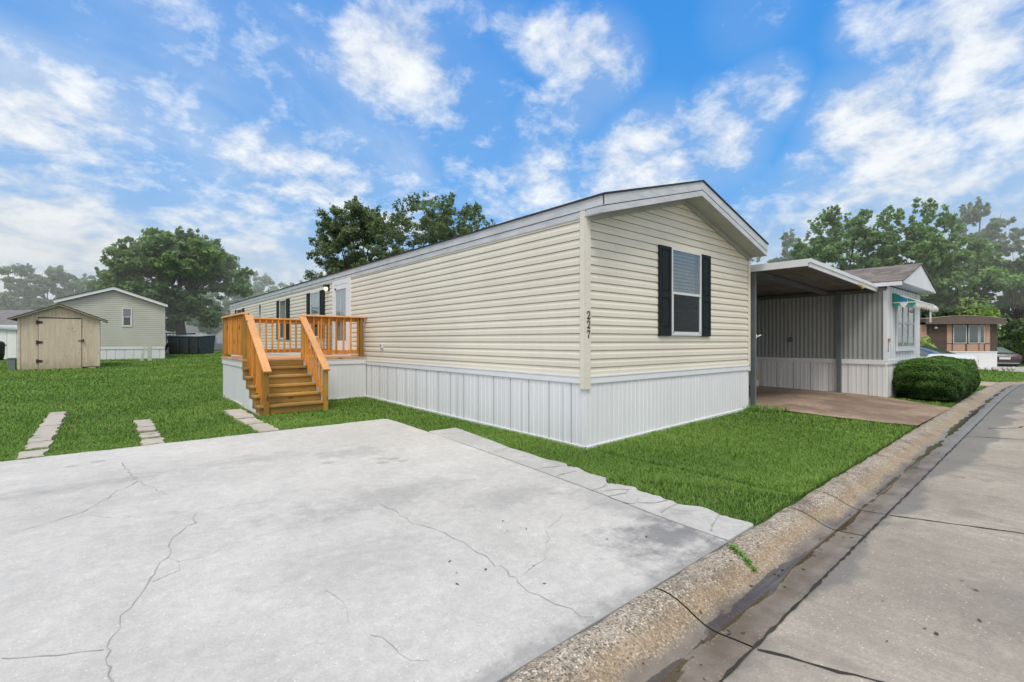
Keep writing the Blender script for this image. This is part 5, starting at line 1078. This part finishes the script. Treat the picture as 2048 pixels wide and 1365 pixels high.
# clipped hedge in front of the corrugated home
def hedge():
    rng = np.random.default_rng(5); t = thing('clipped_hedge', 'dense dark green clipped hedge bush at the corner of the corrugated home', 'hedge', (11.5, -1.83, .06))
    a, b, h = 1.98, .66, .90; n = 70000
    d = rng.normal(size=(n,3)); d[:,2] = np.abs(d[:,2])*1.0-.15; p = 4.6
    d /= ((np.abs(d[:,0])**p+np.abs(d[:,1])**p+np.abs(d[:,2])**p)**(1/p))[:,None]
    bumps = 1+.035*np.sin(d[:,0]*9+1)+.03*np.sin(d[:,1]*7+d[:,2]*8)+.02*np.sin(d[:,0]*23+d[:,2]*17)
    dep = rng.random(n)**2*.14; P = d*np.array([a,b,h])*(bumps-dep)[:,None]; P[:,2] = np.maximum(P[:,2]+.0, .02)
    und = np.clip(P[:,2]/.35, 0, 1); P[:,0] *= .90+.10*und; P[:,1] *= .86+.14*und
    nr = d/np.array([a,b,h]); nr /= np.linalg.norm(nr, axis=1)[:,None]; nr += rng.normal(size=(n,3))*.55; nr /= np.linalg.norm(nr, axis=1)[:,None]
    u = np.cross(nr, rng.normal(size=(n,3))); u /= np.linalg.norm(u, axis=1)[:,None]; v = np.cross(nr, u); s = .018*(.6+.8*rng.random(n)); u *= s[:,None]; v *= (s*.6)[:,None]
    V = np.stack([P-u, P-v, P+u, P+v], 1).reshape(-1,3)
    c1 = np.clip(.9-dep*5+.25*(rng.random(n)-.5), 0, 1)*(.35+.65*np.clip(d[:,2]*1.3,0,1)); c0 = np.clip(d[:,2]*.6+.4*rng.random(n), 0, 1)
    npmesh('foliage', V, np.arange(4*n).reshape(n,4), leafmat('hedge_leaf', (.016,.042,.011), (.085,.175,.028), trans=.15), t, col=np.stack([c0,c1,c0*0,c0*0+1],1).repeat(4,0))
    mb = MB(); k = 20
    rows = []
    for z_, f in ((.0,.80),(.3,.88),(.62,.87),(.76,.72),(.8,.3)):
        rows.append([(a*f*abs(cos(q))**.6*(1 if cos(q)>0 else -1), b*f*abs(sin(q))**.6*(1 if sin(q)>0 else -1), z_) for q in [2*pi*j/k for j in range(k)]])
    mb.add([p_ for r in rows for p_ in r], [(i*k+j, i*k+(j+1)%k, (i+1)*k+(j+1)%k, (i+1)*k+j) for i in range(4) for j in range(k)]+[tuple(4*k+j for j in range(k))])
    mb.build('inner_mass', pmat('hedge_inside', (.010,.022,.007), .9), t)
hedge()

# ------------------------------------------------------------------ grass blades
def grass():
    rng = np.random.default_rng(3); Pn = []
    cx, cy = -4.82, -4.2
    K = 560000; D0 = 5.0
    # sample in polar coordinates about the photographed corner; density falls with the square of distance
    rmax = 52.; u = rng.random(K*2); r = D0*np.exp(u*np.log(rmax/D0))*1.; r = np.where(rng.random(len(r)) < .22, rng.uniform(3.8, 9, len(r)), r)
    th = rng.uniform(radians(-6), radians(104), len(r)); x = cx+r*np.cos(th); y = cy+r*np.sin(th)
    ok = (y > YC(x)+.03)
    def inr(a, b, c, d, g=.0): return (x > a-g) & (x < b+g) & (y > c-g) & (y < d+g)
    ok &= ~inr(.0, 4.8, .0, 23.5); ok &= ~inr(-20, -1.06, -9, 3.665)
    ox = np.interp(y, [p[1] for p in ROUT[::-1]], [p[0] for p in ROUT[::-1]]); ok &= ~((y < 2.19) & (x < ox+.0) & (x > -1.6))
    ok &= ~inr(XL, 0, YF, YB, .0); ok &= ~inr(XL-.03, SX1+.04, yE-.02, YF)
    for (a, b, c, d) in pave_rects:
        e = rng.normal(.012, .022, len(x)); ok &= ~((x > a+e) & (x < b-e) & (y > c+e) & (y < d-e))
    le = np.interp(y, [-2.5, -1.2, -.12, 9], [5.47, 5.1, 4.95, 4.95])+rng.normal(0, .04, len(x)); ok &= ~((x > le) & (x < np.interp(y, [-2.45,-1.2], [8.7,9.5])) & (y < 9))
    ok &= ~inr(NX, NX+NW, NY, 15); ok &= ~inr(17.0, 21.0, -3, 6); ok &= ~inr(9.7, 14.6, -2.35, -1.25)
    ok &= ~((x < -5.0) & (x > -7.5) & (y > 22.95) & (y < 25.5))
    ok &= ~((x > 29) & (y < 1.2-(x-33)*.85+3.4) & (y > 1.2-(x-33)*.85-2.)&(x>33.5)); ok &= ~(y > 30.8) | (x > -1.5)
    x, y, r = x[ok], y[ok], r[ok]
    # thinning patches and sparse edge by the house
    n = len(x); print('grass blades', n)
    z = G(x, y)-.03; sc = np.clip(r/6.5, .9, 6.0)
    pn = .5+.25*np.sin(x*1.7+np.sin(y*1.3)*1.5)+.25*np.sin(y*2.1+np.sin(x*.9)*2)
    fine = .5+.5*np.sin(x*7.1+np.sin(y*5)*2)*np.sin(y*6.3+np.sin(x*4)*2)
    h = (.046+.022*rng.random(n)+.012*fine)*(.85+.3*pn); h *= np.where(r > 14, 1+.02*(r-14), 1)
    near_edge = ((x < 0.0) & (x > -.1)) | ((y < 0) & (y > -.12) & (x > 0) & (x < 4.8)); h *= np.where(near_edge, .8, 1)
    h += np.where((np.hypot(x-4.9, y+.25) < .45), .12*rng.random(n), 0)
    w = .0026*sc*(.7+.6*rng.random(n)); a = rng.uniform(0, 2*pi, n); b = a+rng.normal(0, .5, n); ln = h*(.25+.75*rng.random(n))
    dx, dy = np.cos(a), np.sin(a); lx, ly = np.cos(b+1.57), np.sin(b+1.57)
    B = np.stack([x, y, z], 1); Wd = np.stack([dx*w, dy*w, 0*w], 1)
    m1 = B+np.stack([lx*ln*.35, ly*ln*.35, h*.6], 1); tp = B+np.stack([lx*ln, ly*ln, h*(1-.25*ln/h)], 1)
    V = np.stack([B-Wd, B+Wd, m1+Wd*.75, m1-Wd*.75, tp], 1).reshape(-1, 3)
    i = np.arange(n)*5; Q = np.stack([i, i+1, i+2, i+3], 1); T = np.stack([i+3, i+2, i+4], 1)
    c0 = np.clip(.40*rng.random(n)+.38*pn+.3*fine*rng.random(n)+rng.normal(0,.08,n), 0, 1); dry = (rng.random(n) < .05+.07*(fine > .75)); c1b = .15+.25*rng.random(n)
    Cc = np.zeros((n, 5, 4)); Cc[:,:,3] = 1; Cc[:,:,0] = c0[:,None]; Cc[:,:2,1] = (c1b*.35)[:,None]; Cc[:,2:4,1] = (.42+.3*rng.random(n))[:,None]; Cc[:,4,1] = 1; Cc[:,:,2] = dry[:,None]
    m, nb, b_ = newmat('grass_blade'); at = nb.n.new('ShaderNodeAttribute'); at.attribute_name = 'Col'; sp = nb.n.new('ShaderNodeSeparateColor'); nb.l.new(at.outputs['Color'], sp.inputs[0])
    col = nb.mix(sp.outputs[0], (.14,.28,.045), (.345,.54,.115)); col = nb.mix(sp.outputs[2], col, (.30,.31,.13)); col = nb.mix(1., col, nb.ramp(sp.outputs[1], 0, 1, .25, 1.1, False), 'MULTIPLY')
    nb.put(b_.inputs['Base Color'], col); b_.inputs['Roughness'].default_value = .5; b_.inputs['Specular IOR Level'].default_value = .25
    t = nb.n.new('ShaderNodeBsdfTranslucent'); nb.put(t.inputs[0], nb.mix(1., col, (1.1,1.3,.5), 'MULTIPLY')); mx = nb.n.new('ShaderNodeMixShader'); mx.inputs[0].default_value = .25
    nb.l.new(b_.outputs[0], mx.inputs[1]); nb.l.new(t.outputs[0], mx.inputs[2]); nb.l.new(mx.outputs[0], nb.n['Material Output'].inputs[0])
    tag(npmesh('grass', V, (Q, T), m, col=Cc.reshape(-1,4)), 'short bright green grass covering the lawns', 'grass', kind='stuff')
grass()

# ------------------------------------------------------------------ morning mist among the far trees
def mist():
    m = bpy.data.materials.new('mist'); m.use_nodes = True; nt = m.node_tree; nt.nodes.remove(nt.nodes['Principled BSDF'])
    v = nt.nodes.new('ShaderNodeVolumeScatter'); v.inputs['Color'].default_value = (1,1,1,1); v.inputs['Anisotropy'].default_value = -.35; v.inputs['Density'].default_value = .017; nt.links.new(v.outputs[0], nt.nodes['Material Output'].inputs['Volume'])
    m2 = m.copy(); m2.name = 'thin_mist'; [setattr(n.inputs['Density'], 'default_value', .007) for n in m2.node_tree.nodes if n.type == 'VOLUME_SCATTER']
    for (a, b, c, d, e, f, m) in ((-60,32,41.2,78,.2,13.5,m),(43.3,100,-50,41,-.6,15,m),(33.2,43.2,-50,41,3.4,15,m2)):
        mb = MB(); mb.box(a,b,c,d,e,f); tag(mb.build('mist', m), kind='structure')
mist()
# ------------------------------------------------------------------ camera, sky, sun
cam = bpy.data.cameras.new('Camera'); co = bpy.data.objects.new('Camera', cam); COL.objects.link(co); S.camera = co
YAW = .7015; co.location = (-4.823, -4.205, 1.411); co.rotation_euler = (pi/2, 0, -YAW); cam.sensor_width = 36; cam.lens = 961.3*36/2048; cam.clip_start = .05; cam.clip_end = 3000
EL, AZ = radians(58), radians(222)      # sun high behind the viewer's right shoulder; azimuth measured clockwise from +Y
sd_ = Vector((sin(AZ)*cos(EL), cos(AZ)*cos(EL), sin(EL)))
sun = bpy.data.lights.new('Sun', 'SUN'); sun.energy = 2.15; sun.angle = radians(20); sun.color = (1., .94, .84)
so = bpy.data.objects.new('Sun', sun); COL.objects.link(so); so.rotation_euler = sd_.to_track_quat('Z', 'Y').to_euler(); so.location = (0, 0, 30)
wd = bpy.data.worlds.new('World'); S.world = wd; wd.use_nodes = True; nb = NB(wd.node_tree); bg = wd.node_tree.nodes['Background']
sky = nb.n.new('ShaderNodeTexSky'); sky.sky_type = 'NISHITA'; sky.sun_disc = False; sky.sun_elevation = EL; sky.sun_rotation = AZ; sky.altitude = 0; sky.dust_density = .3; sky.ozone_density = 3.
STR = .12; bg.inputs['Strength'].default_value = STR
dirv = nb.n.new('ShaderNodeTexCoord').outputs['Generated']; sx = nb.n.new('ShaderNodeSeparateXYZ'); nb.l.new(dirv, sx.inputs[0]); dz_ = sx.outputs[2]
def dirof(u, v):
    a = (u-1024)/961.3; b = -(v-682.5)/961.3; f = (sin(YAW), cos(YAW)); r = (cos(YAW), -sin(YAW)); d = Vector((f[0]+a*r[0], f[1]+a*r[1], b)); return d.normalized(), d
blue = nb.mix(nb.ramp(dz_, 0., .75, 0, 1, False), (.15,.56,1.08), (.022,.29,.95))
skyc = nb.mix(.85, sky.outputs[0], nb.mix(1., blue, (1/STR*.9,)*3, 'MULTIPLY'))
den = nb.math('MAXIMUM', nb.math('ADD', dz_, .42), .05)

cmb = nb.n.new('ShaderNodeCombineXYZ'); [nb.l.new(den, cmb.inputs[i]) for i in range(3)]
pv = nb.vmath('DIVIDE', dirv, cmb.outputs[0])
n1 = nb.noise(pv, 3.6, 11, .64, .12); n2 = nb.noise(nb.scale(pv, (1.,1.6,1), (4,2,0), (0,0,.5)), .95, 6, .58, .6); n3 = nb.noise(pv, 11., 6, .62, .2)
acc = None
CL = [(780,110,95,.95),(860,180,60,.7),(1095,90,50,.8),(1190,135,75,.95),(1145,205,60,.8),(1075,240,45,.6),(1030,72,45,.35),(1530,195,60,.8),(1430,228,50,.6),(1440,285,75,.9),(1300,335,100,.9),(1085,345,65,.75),(1200,380,90,.6),
      (1735,250,95,1.),(1635,350,60,.85),(1800,330,85,.95),(1920,95,120,1.),(2035,60,90,.8),(2025,200,80,.9),(1745,50,60,.6),(1700,420,90,.8),(1900,420,140,.7),(2040,300,80,.7),
      (540,355,90,1.),(640,400,120,.95),(500,430,90,.8),(760,400,110,.7),(640,470,120,.8),(60,290,170,1.05),(150,380,150,.95),(40,420,150,.95),(60,540,220,1.25),(330,470,150,.8),(20,200,110,.7),(560,520,130,.9),(300,330,200,.62),(430,200,250,.5),(900,240,130,.45),(620,120,120,.35),(60,90,80,.25),(250,130,160,.2),(1000,430,120,.5),(1560,430,80,.5),(880,20,90,.35),(1500,20,70,.3)]
for u, v, rad, st in CL:
    d, full = dirof(u, v); ang = math.atan(rad*1.25/961.3/full.length/ (1 if abs(u-1024) < 500 else 1.0)) ; dt = nb.vmath('DOT_PRODUCT', dirv, tuple(d)); f = nb.ramp(dt, cos(ang*1.35), 1., 0, st)
    acc = f if acc is None else nb.math('MAXIMUM', acc, f)
nz = nb.math('ADD', nb.math('MULTIPLY', nb.math('SUBTRACT', n1, .5), 2.3), nb.math('MULTIPLY', nb.math('SUBTRACT', n3, .5), 2.1))
cloud = nb.ramp(nb.math('ADD', acc, nz), .12, 1.5, 0, 1)
veil = nb.math('MULTIPLY', nb.ramp(n2, .48, .78, 0, .45), nb.ramp(dz_, .75, .2, .5, 1))
hor = nb.ramp(dz_, .02, .24, .95, 0)
mask = nb.math('MAXIMUM', nb.math('MAXIMUM', cloud, nb.math('ADD', veil, nb.math('MULTIPLY', acc, .25))), hor, clamp=True)
cshade = nb.ramp(nb.math('ADD', n3, nb.math('MULTIPLY', n1, .5)), .5, 1.0, .80, 1.02)
cc = nb.mix(1., tuple(x/STR for x in (.93,.965,1.0)), cshade, 'MULTIPLY')
back = nb.ramp(nb.vmath('DOT_PRODUCT', dirv, (-sin(YAW), -cos(YAW), 0.)), .0, .5, 0, .9); top_ = nb.ramp(dz_, .62, .85, 0, .9)  # unseen white cloud cover behind and overhead, added to brighten the ambient light
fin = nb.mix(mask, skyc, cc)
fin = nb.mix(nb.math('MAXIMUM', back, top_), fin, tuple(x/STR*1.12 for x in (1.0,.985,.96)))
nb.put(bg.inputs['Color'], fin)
S.view_settings.view_transform = 'Standard'; S.view_settings.look = 'None'; S.view_settings.exposure = 0; S.view_settings.gamma = 1
S.cycles.max_bounces = 6; S.cycles.volume_bounces = 2; S.cycles.transparent_max_bounces = 12; S.cycles.use_denoising = True; S.cycles.sample_clamp_indirect = 4
